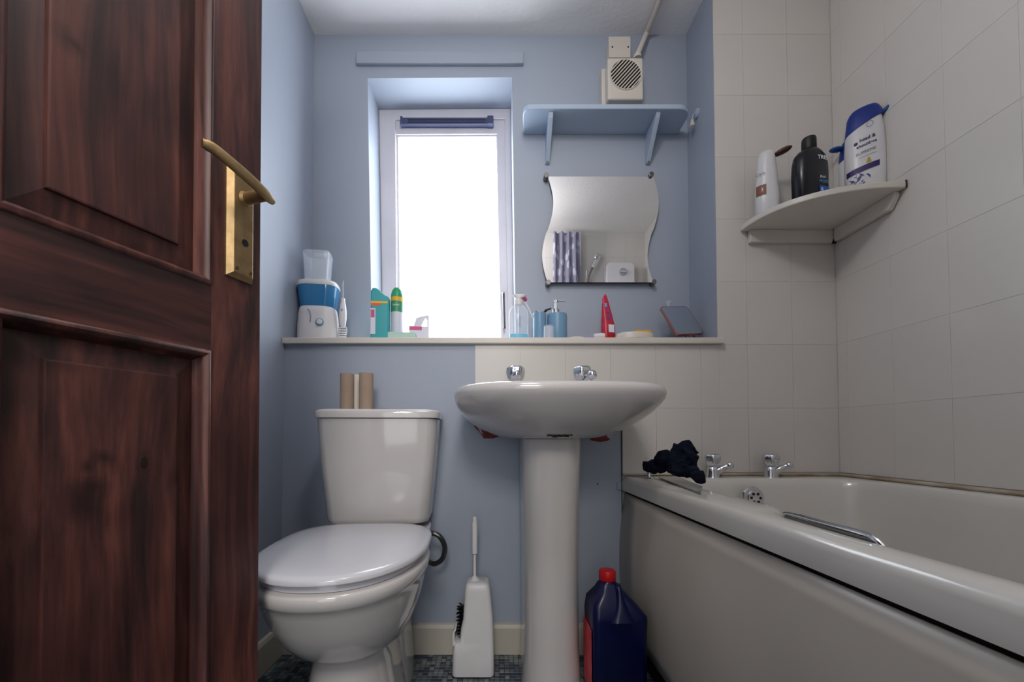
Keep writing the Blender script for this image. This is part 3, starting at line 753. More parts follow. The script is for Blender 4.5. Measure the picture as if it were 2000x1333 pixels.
for z, w, f in ((0.0012, 0.086, 0.235), (0.03, 0.084, 0.230), (0.12, 0.080, 0.224), (0.40, 0.080, 0.224), (0.60, 0.084, 0.236), (0.68, 0.085, 0.246), (0.699, 0.085, 0.250)):
    r_ = []
    for i in range(40):
        a = PI * i / 39; r_.append((-0.004 + w * math.copysign(abs(cos(a)) ** 0.8, cos(a)), -f + 0.10 - 0.10 * sin(a) ** 0.9, z))
    r_ += [(-0.004 - w, -0.03, z), (-0.004 + w, -0.03, z)]
    R.append(r_)
obj('pedestal', loft(R), 'ceramic', basin, smooth=True, angle=50)
# rusty crazed line at the foot of the bowl
for (x0, x1, zz, hh) in ((-0.036, 0.004, 0.7085, 0.0015), (-0.008, 0.020, 0.7070, 0.0013), (-0.022, -0.006, 0.7055, 0.0012), (0.004, 0.028, 0.7095, 0.0012)):
    b = bmesh.new(); n = 8; rows_ = []
    for i in range(n + 1):
        x = x0 + (x1 - x0) * i / n; yy = -0.318 if zz > 0.7075 else -0.309
        hw = hh * (0.4 + random.random() * 0.9); zc = zz + random.uniform(-.0006, .0006)
        rows_.append((x, zc, hw))
    # lay on the outer surface: evaluate bowl profile by interpolation
    def front_y(z):
        pr = [(0.700, 0.26), (0.704, 0.300), (0.712, 0.325), (0.727, 0.352)]
        for (a, fa), (c, fc) in zip(pr, pr[1:]):
            if a <= z <= c: return -(fa + (fc - fa) * (z - a) / (c - a))
        return -0.26
    A = [b.verts.new((x, front_y(z + h) - 0.0030 + 0.9 * x * x, z + h)) for x, z, h in rows_]; B = [b.verts.new((x, front_y(z - h) - 0.0030 + 0.9 * x * x, z - h)) for x, z, h in rows_]
    for i in range(n): b.faces.new((A[i], A[i + 1], B[i + 1], B[i]))
    oo = obj('rust_mark', b, 'rust', bb); md = oo.modifiers.new('s', 'SOLIDIFY'); md.thickness = 0.001
    if zz != 0.7085: pass
for px, rz in ((1007, -PI / 2), (1137, -PI / 2 + 0.25)):
    p_ = U(px, 725, 1.262)
    make_tap(basin, (p_.x - 0.166, 1.262 - D + 0.004, 0.836), 1.22, (0.062, 0, 0.052), rz=rz)

# ------------------------------------------------------------------ things round the toilet and basin
def roll(name, px0, px1, ptop, y, label, m, hz=None):
    a = U((px0 + px1) / 2, ptop, y); r = (px1 - px0) / 2 / FPX * y; zb = 0.7845
    o = obj(name, loft([[(r * k * cos(2 * PI * i / 28), r * k * sin(2 * PI * i / 28), z) for i in range(28)] for k, z in ((1, 0), (1, a.z - zb), (0.92, a.z - zb), (0.92, 0.0))], cap0=False, cap1=False), m, None, smooth=True, loc=(a.x, y, zb))
    tag(o, label, 'cardboard tube' if m == 'card' else 'toilet roll', 'empty roll tubes on the cistern' if m == 'card' else None); return o
roll('cardboard_tube', 665, 691, 731, 1.262, 'brown empty toilet roll tube, left one on the cistern lid', 'card')
roll('cardboard_tube', 702, 729, 730, 1.258, 'brown empty toilet roll tube, right one on the cistern lid', 'card')
a_ = U(697, 733, 1.285)
tag(obj('tissue_roll_core', lathe([(0.0145, 0), (0.0150, 0.002), (0.0150, a_.z - 0.786), (0.0135, a_.z - 0.7845)], 24), 'paper', None, smooth=True, loc=(a_.x, 1.287, 0.7845)), 'slim white paper roll standing behind the two brown tubes', 'toilet roll')

# toilet brush
br = thing('toilet_brush', 'white toilet brush in tall open-sided plastic holder on the floor', 'toilet brush', (-0.066, 1.262, 0.0012))
def hold(z, x0, x1, d_, r=0.014):
    return [(x, y, z) for x, y in rrect((x1 - x0) / 2, d_ / 2, r, 5, (x0 + x1) / 2, 0)]
R = [hold(0.0, -0.060, 0.060, 0.100), hold(0.008, -0.062, 0.062, 0.104), hold(0.06, -0.060, 0.061, 0.103), hold(0.095, -0.0575, 0.0605, 0.100), hold(0.10, -0.040, 0.060, 0.100), hold(0.14, -0.036, 0.059, 0.096), hold(0.165, -0.030, 0.058, 0.094),
     hold(0.245, -0.026, 0.050, 0.080), hold(0.262, -0.023, 0.046, 0.074, .012), hold(0.268, -0.016, 0.038, 0.062, .012)]
obj('holder', loft(R), 'white_plastic', br, smooth=True, angle=60)
obj('base', loft([hold(-0.0, -0.0595, 0.0595, 0.10), hold(0.004, -0.0635, 0.0635, 0.106)]), 'black', br)
# hooked lip at the side opening with the bristles showing
lip = [(-0.060, 0.092), (-0.060, 0.128), (-0.056, 0.138), (-0.050, 0.140), (-0.050, 0.136), (-0.054, 0.132), (-0.054, 0.104), (-0.046, 0.098), (-0.038, 0.100), (-0.036, 0.092)]
obj('side_lip', prism(lip, 'y', -0.048, 0.048), 'white_plastic', br, bevel=0.001)
b = bmesh.new()
for i in range(150):
    z = 0.104 + 0.088 * i / 150; a = i * 2.4; L_ = 0.020 + random.uniform(-.003, .003)
    c_ = Vector((-0.032, 0, z)); e_ = c_ + Vector((cos(a) * L_, sin(a) * L_ * 1.6, random.uniform(-.002, .002)))
    tube([c_, e_], 0.0022, 4, b)
bs = obj('bristles', b, 'black', br); bs['kind'] = 'stuff'
obj('handle', lathe([(0.0045, 0.20), (0.0045, 0.345), (0.0085, 0.348), (0.0088, 0.440), (0.0070, 0.448), (0.0075, 0.456), (0.004, 0.460)], 16, cx=0.002), 'white_plastic', br, smooth=True)
obj('collar', lathe([(0.014, 0.266), (0.014, 0.270), (0.010, 0.274), (0.006, 0.280)], 20, cx=0.002), 'white_plastic', br, smooth=True)

# blue jerry can
jy = 1.125; jc = U(1199, 1250, jy).x
jug = thing('plastic_jug', 'large navy blue plastic jug with red cap between pedestal and bath', 'jug', (jc + 0.002, jy, 0.0012)); jug.scale = (0.93, 1, 1)
JH = U(1184, 1118, jy - 0.02).z
def jr(z, hx0, hx1, hy, r=0.02, cy=0.0):
    return [(x, y, z) for x, y in rrect((hx1 - hx0) / 2, hy, min(r, (hx1 - hx0) / 2.1, hy * .95), 6, (hx0 + hx1) / 2, cy)]
zt = JH - 0.030
nx = -0.020    # neck centre
R = [jr(0, -0.070, 0.070, 0.052), jr(0.006, -0.076, 0.076, 0.058), jr(0.20, -0.077, 0.078, 0.060), jr(zt - 0.088, -0.078, 0.079, 0.061), jr(zt - 0.078, -0.077, 0.078, 0.060), jr(zt - 0.050, -0.074, 0.052, 0.052), jr(zt - 0.022, -0.052, 0.022, 0.036, .018), jr(zt - 0.006, -0.046, 0.008, 0.026, .018), jr(zt, nx - 0.020, nx + 0.020, 0.020, .019), jr(zt + 0.008, nx - 0.020, nx + 0.020, 0.020, .019)]
jb = obj('body', loft(R), 'navy_plastic', jug, smooth=True, angle=50)
# grip ridge running from the neck down to the front shoulder
b = bmesh.new(); rr = []
for k in range(9):
    t = k / 8; z = zt - 0.004 - 0.083 * t; y = -0.032 - 0.034 * t; hw = 0.010 + 0.030 * t ** 2.2; x = nx + 0.022 + 0.004 * t
    rr.append([(x - hw, y + 0.020, z), (x - hw * 0.8, y - 0.001, z), (x - hw * 0.35, y - 0.0075 * (1 - t * .6), z + 0.001), (x + hw * 0.35, y - 0.0075 * (1 - t * .6), z + 0.001), (x + hw * 0.8, y - 0.001, z), (x + hw, y + 0.020, z)])
obj('handle_ridge', loft(rr, b), 'navy_plastic', jug, smooth=True, angle=80)
rr = []
for r, z in ((0.0225, zt + 0.002), (0.0235, zt + 0.004), (0.0232, JH - 0.006), (0.021, JH - 0.002), (0.012, JH)):
    rr.append([(nx + r * (1 + 0.025 * (i % 2)) * cos(2 * PI * i / 48), r * (1 + 0.025 * (i % 2)) * sin(2 * PI * i / 48), z) for i in range(48)])
obj('cap', loft(rr), 'red_cap', jug, smooth=True, angle=30, label='red screw cap')
obj('label_sticker', box(-0.0800, -0.0785, -0.045, 0.045, 0.03, 0.20), 'red_label', jug, label='red label on the left side')

# dark cloth on the bath rim: folded lobes fused and wrinkled
def cloth(name, lobes, m, label, cat, amp=0.010, fs=34, vox=0.0035):
    b = bmesh.new()
    for (c, rx, ry, rz, rot) in lobes:
        mt = Matrix.Translation(c) @ Matrix.Rotation(rot[2], 4, 'Z') @ Matrix.Rotation(rot[1], 4, 'Y') @ Matrix.Diagonal((rx, ry, rz, 1))
        bmesh.ops.create_icosphere(b, subdivisions=3, radius=1.0, matrix=mt)
    o = obj(name, b, m, None)
    md = o.modifiers.new('r', 'REMESH'); md.mode = 'VOXEL'; md.voxel_size = vox
    md = o.modifiers.new('s', 'SMOOTH'); md.iterations = 6
    bake(o)
    me = o.data
    zmin = min(v.co.z for v in me.vertices)
    nn = [v.normal.copy() for v in me.vertices]
    for v, n_ in zip(me.vertices, nn):
        f = 1 - abs(noise.noise(v.co * fs + Vector((3, 7, 1)))) * 2
        g2 = noise.noise(v.co * fs * 2.6)
        v.co += n_ * (amp * f * 0.9 - amp * 0.5 + amp * 0.35 * g2)
        v.co.z = max(v.co.z, 0.5778 if v.co.y > 1.0 else v.co.z)
    for p in me.polygons: p.use_smooth = True
    me.materials.clear(); me.materials.append(M[m])
    tag(o, label, cat); return o
def CP(px, py, y): return U(px, py, y)
cl = cloth('face_cloth', [
    (CP(1272, 912, 1.17), 0.024, 0.022, 0.018, (0, 0.2, 0)),
    (CP(1300, 905, 1.15), 0.036, 0.032, 0.022, (0, -0.5, 0)),
    (CP(1322, 902, 1.12), 0.036, 0.036, 0.028, (0, 0.0, 0.3)),
    (CP(1322, 880, 1.13), 0.022, 0.018, 0.016, (0, -0.3, 0)),
    (CP(1341, 884, 1.11), 0.028, 0.018, 0.032, (0, 0.25, 0)), (CP(1295, 893, 1.13), 0.022, 0.020, 0.018, (0, -0.5, 0)),
    (CP(1352, 898, 1.09), 0.015, 0.018, 0.032, (0, -0.35, 0)),
    (CP(1352, 921, 1.05), 0.028, 0.024, 0.014, (0, 0.5, 0)),
    (CP(1365, 932, 1.01), 0.016, 0.022, 0.015, (0, 0.5, 0)),
    (CP(1330, 921, 1.08), 0.036, 0.030, 0.014, (0, 0.1, 0)),
], 'navy_cloth', 'crumpled dark navy cloth lying on the bath corner by the taps', 'cloth')
# grey translucent sheet lying on the rim beneath the cloth
zz = 0.5785
q = [UZ(1286, 934, zz), UZ(1325, 933, zz), UZ(1372, 952, zz), UZ(1369, 966, zz)]
q[0].x = max(q[0].x, 0.432); q[3].x = max(q[3].x, 0.428)
b = prism([(v.x, v.y) for v in q], 'z', zz - 0.0008, zz + 0.0025)
tag(obj('plastic_tray', b, 'clear_screen', None, bevel=0.001), 'thin grey translucent plate on the bath rim under the navy cloth', 'tray')
p_ = UZ(1268, 934, 0.578)
tag(obj('bath_stud', lathe([(0.016, 0), (0.015, 0.003), (0.006, 0.005), (0.0055, 0.014), (0.008, 0.016), (0.008, 0.021), (0.004, 0.023)], 20), 'chrome', None, smooth=True, loc=(p_.x, p_.y, 0.577)), 'small chrome stud standing at the left corner of the bath rim', 'stud')

# ------------------------------------------------------------------ shelf, mirror, fan on the recess wall
sh = thing('wall_shelf', 'pale blue painted wooden shelf on two brackets above the wavy mirror', 'shelf', (0, 0, 0))
ztop = 1.890; yb, yf = D2, 1.425
def shelf_pts():
    x0, x1 = 0.100, 0.702
    pts = [(x0 + 0.008, yb), (x0, yf + 0.05)]
    for cx, sgn, a0 in ((x0 + 0.03, 1, PI), ):
        for k in range(7): a = PI + PI / 2 * k / 6; pts.append((x0 + 0.025 + 0.025 * cos(a), yf + 0.025 + 0.025 * sin(a)))
    for k in range(9): a = -PI / 2 + PI / 2 * k / 8; pts.append((x1 - 0.05 + 0.05 * cos(a), yf + 0.05 + 0.05 * sin(a)))
    pts += [(x1 + 0.0, yb)]
    return pts
obj('board', prism(shelf_pts(), 'z', ztop - 0.018, ztop), 'blue_shelf', sh, bevel=0.003)
for x in (0.199, 0.584):
    b = prism([(yb, 1.752), (yb - 0.012, 1.754), (yb - 0.030, 1.775), (yf + 0.020, ztop - 0.034), (yf + 0.012, ztop - 0.018), (yb, ztop - 0.018)], 'x', x - 0.008, x + 0.008)
    br_ = obj('bracket', b, 'blue_shelf', sh, bevel=0.002)
    obj('screw_cap', cyl_y(x, 1.758, 0.004, yb - 0.010, yb - 0.0155, 12), 'dark_chrome', br_)

mir = thing('wall_mirror', 'frameless mirror with wavy sides hung below the blue shelf', 'mirror', (0, 0, 0))
ym = D2 - 0.022
tl, tr, brr, bl = U(1070, 345, ym), U(1276, 344, ym), U(1277, 551, ym), U(1071, 552, ym)
zt_, zb_ = tl.z, bl.z
def wav(t): return (10.5 * sin(2 * PI * t) * (1 - 0.0 * t) + (-1.5 if t > .5 else 0)) * ym / FPX
N_ = 28
left = [(tl.x + (bl.x - tl.x) * i / N_ + wav(i / N_), zt_ + (zb_ - zt_) * i / N_) for i in range(N_ + 1)]
right = [(tr.x + (brr.x - tr.x) * i / N_ + wav(i / N_), zt_ + (zb_ - zt_) * i / N_) for i in range(N_ + 1)]
b = bmesh.new()
A = [[b.verts.new((x, y, z)) for x, z in left] for y in (ym, ym + 0.004)]; B = [[b.verts.new((x, y, z)) for x, z in right] for y in (ym, ym + 0.004)]
for k in range(2):
    for i in range(N_): b.faces.new((A[k][i], A[k][i + 1], B[k][i + 1], B[k][i]))
for i in range(N_):
    b.faces.new((A[0][i], A[0][i + 1], A[1][i + 1], A[1][i])); b.faces.new((B[0][i], B[0][i + 1], B[1][i + 1], B[1][i]))
b.faces.new((A[0][0], B[0][0], B[1][0], A[1][0])); b.faces.new((A[0][N_], B[0][N_], B[1][N_], A[1][N_]))
obj('glass', b, 'mirror', mir)
for px, py in ((1067, 343), (1272, 341), (1277, 551), (1071, 552)):
    p_ = U(px, py, ym - 0.004)
    obj('fixing_stud', cyl_y(p_.x, p_.z, 0.0095, ym - 0.008, D2, 18, 0.0095), 'dark_chrome', mir, bevel=0.001)
e1 = U(1072, 551, ym); e2 = U(1276, 551, ym)
obj('bottom_edge', box(e1.x, e2.x, ym - 0.001, ym + 0.005, zb_ - 0.0015, zb_), 'dark', mir)

fan = thing('extractor_fan', 'cream square extractor fan with round grille above the blue shelf', 'fan', (0, 0, 0))
yfan = D2 - 0.085
p, q = U(1187, 112, yfan), U(1257, 194, yfan)
obj('housing', box(p.x, q.x, yfan, D2 - 0.02, q.z, p.z), 'cream_plastic', fan, bevel=0.006, seg=3)
obj('back_box', box(p.x - 0.012, q.x - 0.006, D2 - 0.045, D2, q.z - 0.02, p.z - 0.004), 'cream_plastic', fan, bevel=0.004)
cxf, czf = U(1222, 146, yfan).x, U(1222, 146, yfan).z; rf = 0.0555
obj('grille_well', cyl_y(cxf, czf, rf, yfan - 0.0006, yfan + 0.002, 40), 'dark', fan, label='dark round opening behind the louvres')
b = bmesh.new(); n = 48
ob = loft([[(cxf + r * cos(2 * PI * i / n), y, czf + r * sin(2 * PI * i / n)) for i in range(n)] for r, y in ((rf - 0.001, yfan), (rf - 0.001, yfan - 0.003), (rf + 0.002, yfan - 0.004), (rf + 0.004, yfan))], b, False, False)
obj('grille_ring', b, 'cream_plastic', fan, smooth=True)
ang = math.radians(48)
for k in range(-5, 6):
    off = k * 0.0098; hl = math.sqrt(max(0, rf ** 2 - off ** 2)) - 0.0005
    b = box(-hl, hl, -0.0035, -0.0005, -0.0019, 0.0019)
    xf(b, Matrix.Translation((cxf, yfan, czf)) @ Matrix.Rotation(-ang, 4, 'Y') @ Matrix.Translation((0, 0, off)))
    obj('louvre', b, 'cream_plastic', fan)
p, q = U(1189, 71, D2 - 0.05), U(1232, 113, D2 - 0.05)
cb = tag(obj('junction_box', box(p.x, q.x, D2 - 0.05, D2, q.z + 0.002, p.z), 'cream_plastic', None, bevel=0.002), 'plain cream cover plate between the extractor fan and the ceiling', 'box')
for px in (1196, 1227):
    s_1 = U(px, 92, D2 - 0.05); obj('screw', cyl_y(s_1.x, s_1.z, 0.003, D2 - 0.0512, D2 - 0.049, 10), 'dark', cb)
s_1 = U(1245, 107, D2 - 0.055)
e_1 = UZ(1264, 62, CEIL - 0.014)
cp = [s_1, s_1.lerp(e_1, .5), e_1, Vector((e_1.x + 0.006, e_1.y - 0.2, CEIL - 0.012)), Vector((e_1.x + 0.01, 0.95, CEIL - 0.012))]
cdt = tag(obj('conduit', tube([s_1 - Vector((0, 0, .012)), s_1, e_1, cp[3], cp[4]], 0.0095, 12), 'cream_plastic', None, smooth=True), 'round cream cable conduit running from the fan along the ceiling', 'conduit')
obj('conduit_collar', lathe([(0.014, 0), (0.014, 0.012), (0.010, 0.014)], 16), 'cream_plastic', cdt, loc=(s_1.x, s_1.y, s_1.z - 0.014), smooth=True)
# toggle on the recess side
p_ = U(1356, 240, 1.47)
tg = thing('pull_cord_switch', 'small cream pull knob hanging at the right end of the shelf', 'switch', (XR - 0.002, 1.47, p_.z))
obj('mount', xf(lathe([(0.016, 0), (0.016, 0.006), (0.008, 0.009)], 16), Matrix.Translation((0, 0, 0.035)) @ Matrix.Rotation(-PI / 2, 4, 'Y')), 'blue_shelf', tg, smooth=True)
obj('arm', tube([(0, 0, 0.035), (-0.016, 0, 0.030), (-0.020, 0, 0.012)], 0.003, 8), 'blue_shelf', tg, smooth=True)
obj('knob', lathe([(0.004, 0.012), (0.006, 0.008), (0.0065, 0), (0.009, -0.006), (0.008, -0.012), (0.003, -0.014)], 16, cx=-0.020), 'cream_plastic', tg, smooth=True)

# ------------------------------------------------------------------ corner shelf and its bottles
cshelf = thing('corner_shelf', 'white quarter-round corner shelf holding shampoo bottles above the bath', 'shelf', (0, 0, 0))
cz = 1.412; RA, RB = 0.314, 0.245
pts = [(XC - 0.005, D - 0.0)]
for k in range(25):
    a = PI / 2 * k / 24
    pts.append((XC - 0.005 - RA * cos(a) ** 0.9, D - RB * sin(a) ** 0.9))
obj('board', prism(pts, 'z', cz - 0.018, cz), 'ledge', cshelf, bevel=0.003)
obj('batten', box(XC - RA + 0.02, XC - 0.006, D - 0.016, D, cz - 0.060, cz - 0.018), 'ledge', cshelf, bevel=0.002)
obj('batten', prism([(D - 0.02, cz - 0.060), (D - RB + 0.04, cz - 0.060), (D - RB + 0.02, cz - 0.030), (D - RB + 0.02, cz - 0.018), (D - 0.02, cz - 0.018)], 'x', XC - 0.022, XC - 0.005), 'ledge', cshelf, bevel=0.002)
obj('mould_spot', prism([(XC - 0.026, cz - 0.066), (XC - 0.012, cz - 0.066), (XC - 0.016, cz - 0.052), (XC - 0.020, cz - 0.050)], 'y', D - 0.0185, D - 0.015), 'rust', cshelf, label='dark mould spot under the shelf corner')
# screw on the end
obj('screw', box(XC - 0.009, XC - 0.005, D - RB - 0.001, D - RB + 0.001, cz - 0.018, cz + 0.002), 'rust', cshelf)

def facing(x, y):                     # z-rotation turning a thing's -y side to the camera
    return math.atan2(-x, y) if False else -math.atan2(x, y)
def wrap(rx, ry, yaw=0.0, e=1.003):
    """place text on the front of an elliptical bottle"""
    def f(z):
        def g(u, v):
            a = u / rx; return (rx * e * sin(a), -ry * e * cos(a) - 0.0006, z + v)
        return g
    return f
# dark shampoo bottle
px, yb_ = 1582, 1.235
c = U(px, 385, yb_)
bt = thing('shampoo_bottle', 'tall black shampoo bottle with black cap in the middle of the corner shelf', 'bottle', (c.x, yb_, cz), -math.atan2(c.x, yb_) * 0.1 + 0.15)
Hh = U(1577, 270, yb_).z - cz
R = [sell(0, .046, .027, e=2.6), sell(.004, .0495, .030, e=2.6), sell(Hh * .45, .0510, .031, e=2.6), sell(Hh * .60, .0500, .031, e=2.4), sell(Hh * .70, .046, .030, e=2.2), sell(Hh * .765, .036, .026), sell(Hh * .80, .024, .022), sell(Hh * .815, .0175, .0175)]
obj('bottle_body', loft(R), 'dark_bottle', bt, smooth=True, angle=60)
obj('cap', lathe([(.0185, Hh * .81), (.0195, Hh * .82), (.0190, Hh * .965), (.0175, Hh * .99), (.012, Hh)], 28), 'black', bt, smooth=True)
wf_ = wrap(.0515, .0315)
def sw(z, du=0.0):
    def g(u, v):
        uu = u + du; t = max(-1, min(1, uu / .0525)); y = -.0312 * (1 - abs(t) ** 2.6) ** (1 / 2.6)
        return (uu, y - 0.0007, z + v)
    return g
text('lettering', 'TRES', 0.0165, 'print_white', bt, sw(Hh * .62, -.002), align='LEFT', bold=0.0004)
text('lettering', 'Rich', 0.0115, 'print_white', bt, sw(Hh * .34, .004), align='LEFT', shear=0.2)
text('lettering', 'MOIST', 0.0125, 'print_cyan', bt, sw(Hh * .275, .002), align='LEFT')
b = bmesh.new(); n = 6
A = [b.verts.new(sw(Hh * .075, 0)(.002 + .042 * i / n, 0)) for i in range(n + 1)]; B = [b.verts.new(sw(Hh * .21, 0)(.002 + .042 * i / n, 0)) for i in range(n + 1)]
for i in range(n): b.faces.new((A[i], A[i + 1], B[i + 1], B[i]))
obj('blue_label', b, 'print_blue', bt, label='blue label panel with a figure 5')
text('lettering', '5', 0.018, 'print_white', bt, lambda u, v: tuple(Vector(sw(Hh * .145, .006)(u, v)) + Vector((0, -.0006, 0))), align='LEFT', bold=0.0006)

# white bottle with brown flip cap lying open
yb_ = 1.285; c = U(1499, 424, yb_)
wb = thing('conditioner_bottle', 'slim white bottle with open brown flip cap at the shelf left end', 'bottle', (c.x, yb_, cz), -0.45)
Hh = U(1500, 297, yb_).z - cz
R = [sell(0, .030, .020, e=2.4), sell(.005, .034, .022, e=2.4), sell(Hh * .30, .033, .0215, e=2.4), sell(Hh * .62, .029, .020, cx=.0), sell(Hh * .85, .025, .019), sell(Hh * .95, .022, .018), sell(Hh * .99, .017, .014), sell(Hh, .010, .008)]
obj('bottle_body', loft(R), 'sham_white', wb, smooth=True, angle=60)
obj('flip_cap', xf(ball((0, 0, 0), 1, None, 0.026, 0.013, 0.0085), Matrix.Translation((.044, 0.002, Hh * .955)) @ Matrix.Rotation(-0.30, 4, 'Y')), 'brown_plastic', wb, smooth=True, label='brown flip cap standing open')
def sw2(z, du=0.0):
    def g(u, v):
        uu = u + du; t = max(-1, min(1, uu / .0335)); y = -.0215 * (1 - abs(t) ** 2.4) ** (1 / 2.4)
        return (uu, y - 0.0012, z + v)
    return g
b = bmesh.new(); n = 6
A = [b.verts.new(sw2(Hh * .28)(-.031 + .026 * i / n, 0)) for i in range(n + 1)]; B = [b.verts.new(sw2(Hh * .44)(-.031 + .026 * i / n, 0)) for i in range(n + 1)]
for i in range(n): b.faces.new((A[i], A[i + 1], B[i + 1], B[i]))
obj('brown_label', b, 'print_brown', wb, label='brown printed square on the label')
text('lettering', 'Care', 0.012, 'print_grey', wb, sw2(Hh * .62, -.020))
text('lettering', '3', 0.016, 'print_white', wb, lambda u, v: tuple(Vector(sw2(Hh * .36, -.016)(u, v)) + Vector((0, -.0008, 0))))

# two white and blue bottles
def hs_bottle(px, pb, ptop, yb_, w, rz, label, capdir, full, name='shampoo_bottle'):
    c = U(px, pb, yb_); Hh = U(px, ptop, yb_).z - cz
    t = thing(name, label, 'bottle', (c.x, yb_, cz), rz)
    k = w / 2; D_ = k * .52
    def ring_(f, wf): return sell(Hh * f, k * wf, D_ * wf, e=2.5, n=40)
    R = [ring_(0, .86), ring_(.02, .93), ring_(.25, 1.0), ring_(.5, 1.0), ring_(.72, .94), ring_(.84, .86), ring_(.90, .80)]
    obj('bottle_body', loft(R), 'sham_white', t, smooth=True, angle=60)
    # blue shoulder cap with a slanted lower edge
    R = []
    for f, wf in ((.79, .965), (.84, .915), (.92, .84), (.965, .72), (.99, .60), (1.0, .45)):
        r_ = sell(0, k * wf, D_ * wf, e=2.5, n=40); R.append([(x, y, Hh * f + (x / k) * Hh * (.085 if f < .84 else .06 if f < .9 else .02)) for x, y, z in r_])
    obj('cap', loft(R), 'sham_blue', t, smooth=True, angle=60)
    obj('flip_cap', xf(ball((0, 0, 0), 1, None, 0.022, 0.012, 0.0080), Matrix.Translation((capdir * (k * .80 + .016), 0, Hh * (.91 if capdir > 0 else .88))) @ Matrix.Rotation(-capdir * (0.45 if capdir > 0 else -0.05), 4, 'Y')), 'sham_blue2', t, smooth=True, label='blue flip lid standing open')
    if full:
        def s3(z, du=0.0, lift=0.0):
            def g(u, v):
                uu = u + du; tt = max(-1, min(1, uu / k)); y = -D_ * 1.005 * (1 - abs(tt) ** 2.5) ** (1 / 2.5)
                return (uu, y - 0.0009 - lift, z + v + uu * .18)
            return g
        text('lettering', 'head &', .0125, 'print_navy', t, s3(Hh * .615, .004), bold=.0003)
        text('lettering', 'shoulders', .0115, 'print_navy', t, s3(Hh * .555, .002), bold=.0003)
        text('lettering', 'SUPREME', .0110, 'print_grey', t, s3(Hh * .475, 0))
        text('lettering', 'anti-dandruff shampoo', .0045, 'print_grey', t, s3(Hh * .43, .004))
        obj('crest_ring', tube([s3(Hh * .755, .010)(.0075 * cos(a), .0075 * sin(a)) for a in [2 * PI * i / 20 for i in range(20)]], .0005, 5, closed=True), 'print_grey', t)
        obj('logo_dot', loft([[s3(Hh * .60, -.022)(.0045 * cos(a), .0045 * sin(a)) for a in [2 * PI * i / 16 for i in range(16)]], [s3(Hh * .60, -.022, .0004)(.003 * cos(a), .003 * sin(a)) for a in [2 * PI * i / 16 for i in range(16)]]]), 'print_navy', t)
        b = bmesh.new(); n = 10
        A = [b.verts.new(s3(Hh * .275, 0)(-k * .92 + k * 1.55 * i / n, 0)) for i in range(n + 1)]; B = [b.verts.new(s3(Hh * .335, 0)(-k * .92 + k * 1.55 * i / n, 0)) for i in range(n + 1)]
        for i in range(n): b.faces.new((A[i], A[i + 1], B[i + 1], B[i]))
        obj('purple_band', b, 'print_purple', t)
        b = bmesh.new()
        vv = [b.verts.new(s3(Hh * .345, .006)(u, v)) for u, v in ((-.006, 0), (.006, 0), (.0045, .008), (0, .018), (-.0045, .008))]; b.faces.new(vv)
        obj('gold_drop', b, 'print_gold', t)
        b = bmesh.new(); random.seed(4)
        for i in range(22):   # blue leaf strokes at the foot of the label
            u0 = random.uniform(-k * .85, k * .25); v0 = Hh * random.uniform(.10, .23); aa = random.uniform(.3, 1.5) if random.random() < .7 else random.uniform(1.7, 2.6); L_ = random.uniform(.010, .020); hw = .0018
            pp = [(u0, v0), (u0 + cos(aa) * L_ * .5 - sin(aa) * hw, v0 + sin(aa) * L_ * .5 + cos(aa) * hw), (u0 + cos(aa) * L_, v0 + sin(aa) * L_), (u0 + cos(aa) * L_ * .5 + sin(aa) * hw, v0 + sin(aa) * L_ * .5 - cos(aa) * hw)]
            b.faces.new([b.verts.new(s3(0, 0, .0001 * i)(max(-k * .93, u), v - u * .1)) for u, v in pp])
        obj('leaf_print', b, 'sham_blue', t)
    return t
hs_bottle(1690, 358, 212, 1.20, 0.094, -0.62, 'white and blue shampoo bottle standing frontmost at right of the corner shelf', 1, True)
hs_bottle(1668, 366, 272, 1.305, 0.085, -0.10, 'white bottle with blue open lid half hidden behind the larger blue capped bottle', -1, False)

# ------------------------------------------------------------------ things on the ledge, left group
LZ = LEDGE
yb_ = 1.452; c = U(620, 650, yb_); SC = yb_ / FPX
fl = thing('water_flosser', 'white and blue dental water flosser with clear cover at the ledge left end', 'water flosser', (c.x + 0.004, yb_, LZ), 0.12)
H = lambda py: U(620, py, yb_).z - LZ
def fr(f, rx, ry, e=3.2, cx=0.0): return sell(f, rx, ry, cx=cx, e=e, n=40)
obj('base_unit', loft([fr(0, .066, .050), fr(.004, .068, .052), fr(H(640), .067, .051), fr(H(618), .064, .049), fr(H(606), .060, .046), fr(H(603), .052, .040)]), 'white_plastic', fl, smooth=True, angle=60)
obj('tank', loft([fr(H(604), .058, .044), fr(H(590), .062, .047), fr(H(568), .068, .051), fr(H(564), .068, .051)]), 'tank_blue', fl, smooth=True, angle=60, label='blue translucent water tank')
obj('tank_rim', loft([fr(H(565), .069, .052), fr(H(562), .070, .053), fr(H(556), .066, .050), fr(H(554), .055, .045)]), 'white_plastic', fl, smooth=True, angle=60)
# inverted clear cover: thin walled box open at the bottom
r0 = [fr(z, rx, ry, 5, cx=-0.004) for z, rx, ry in ((H(554), .040, .034), (H(500), .046, .038), (H(497), .045, .037))]
r1 = [fr(z, rx, ry, 5, cx=-0.004) for z, rx, ry in ((H(500), .0445, .0365), (H(554), .0385, .0325))]
cv = obj('clear_cover', loft(r0 + r1, cap0=False, cap1=False), 'clear', fl, smooth=True, angle=40, label='clear cover stood upside down on the tank')
obj('cover_flap', xf(box(-.022, .026, -.001, .001, 0, .014), Matrix.Translation((-.002, .02, H(498))) @ Matrix.Rotation(.25, 4, 'X')), 'clear', cv)
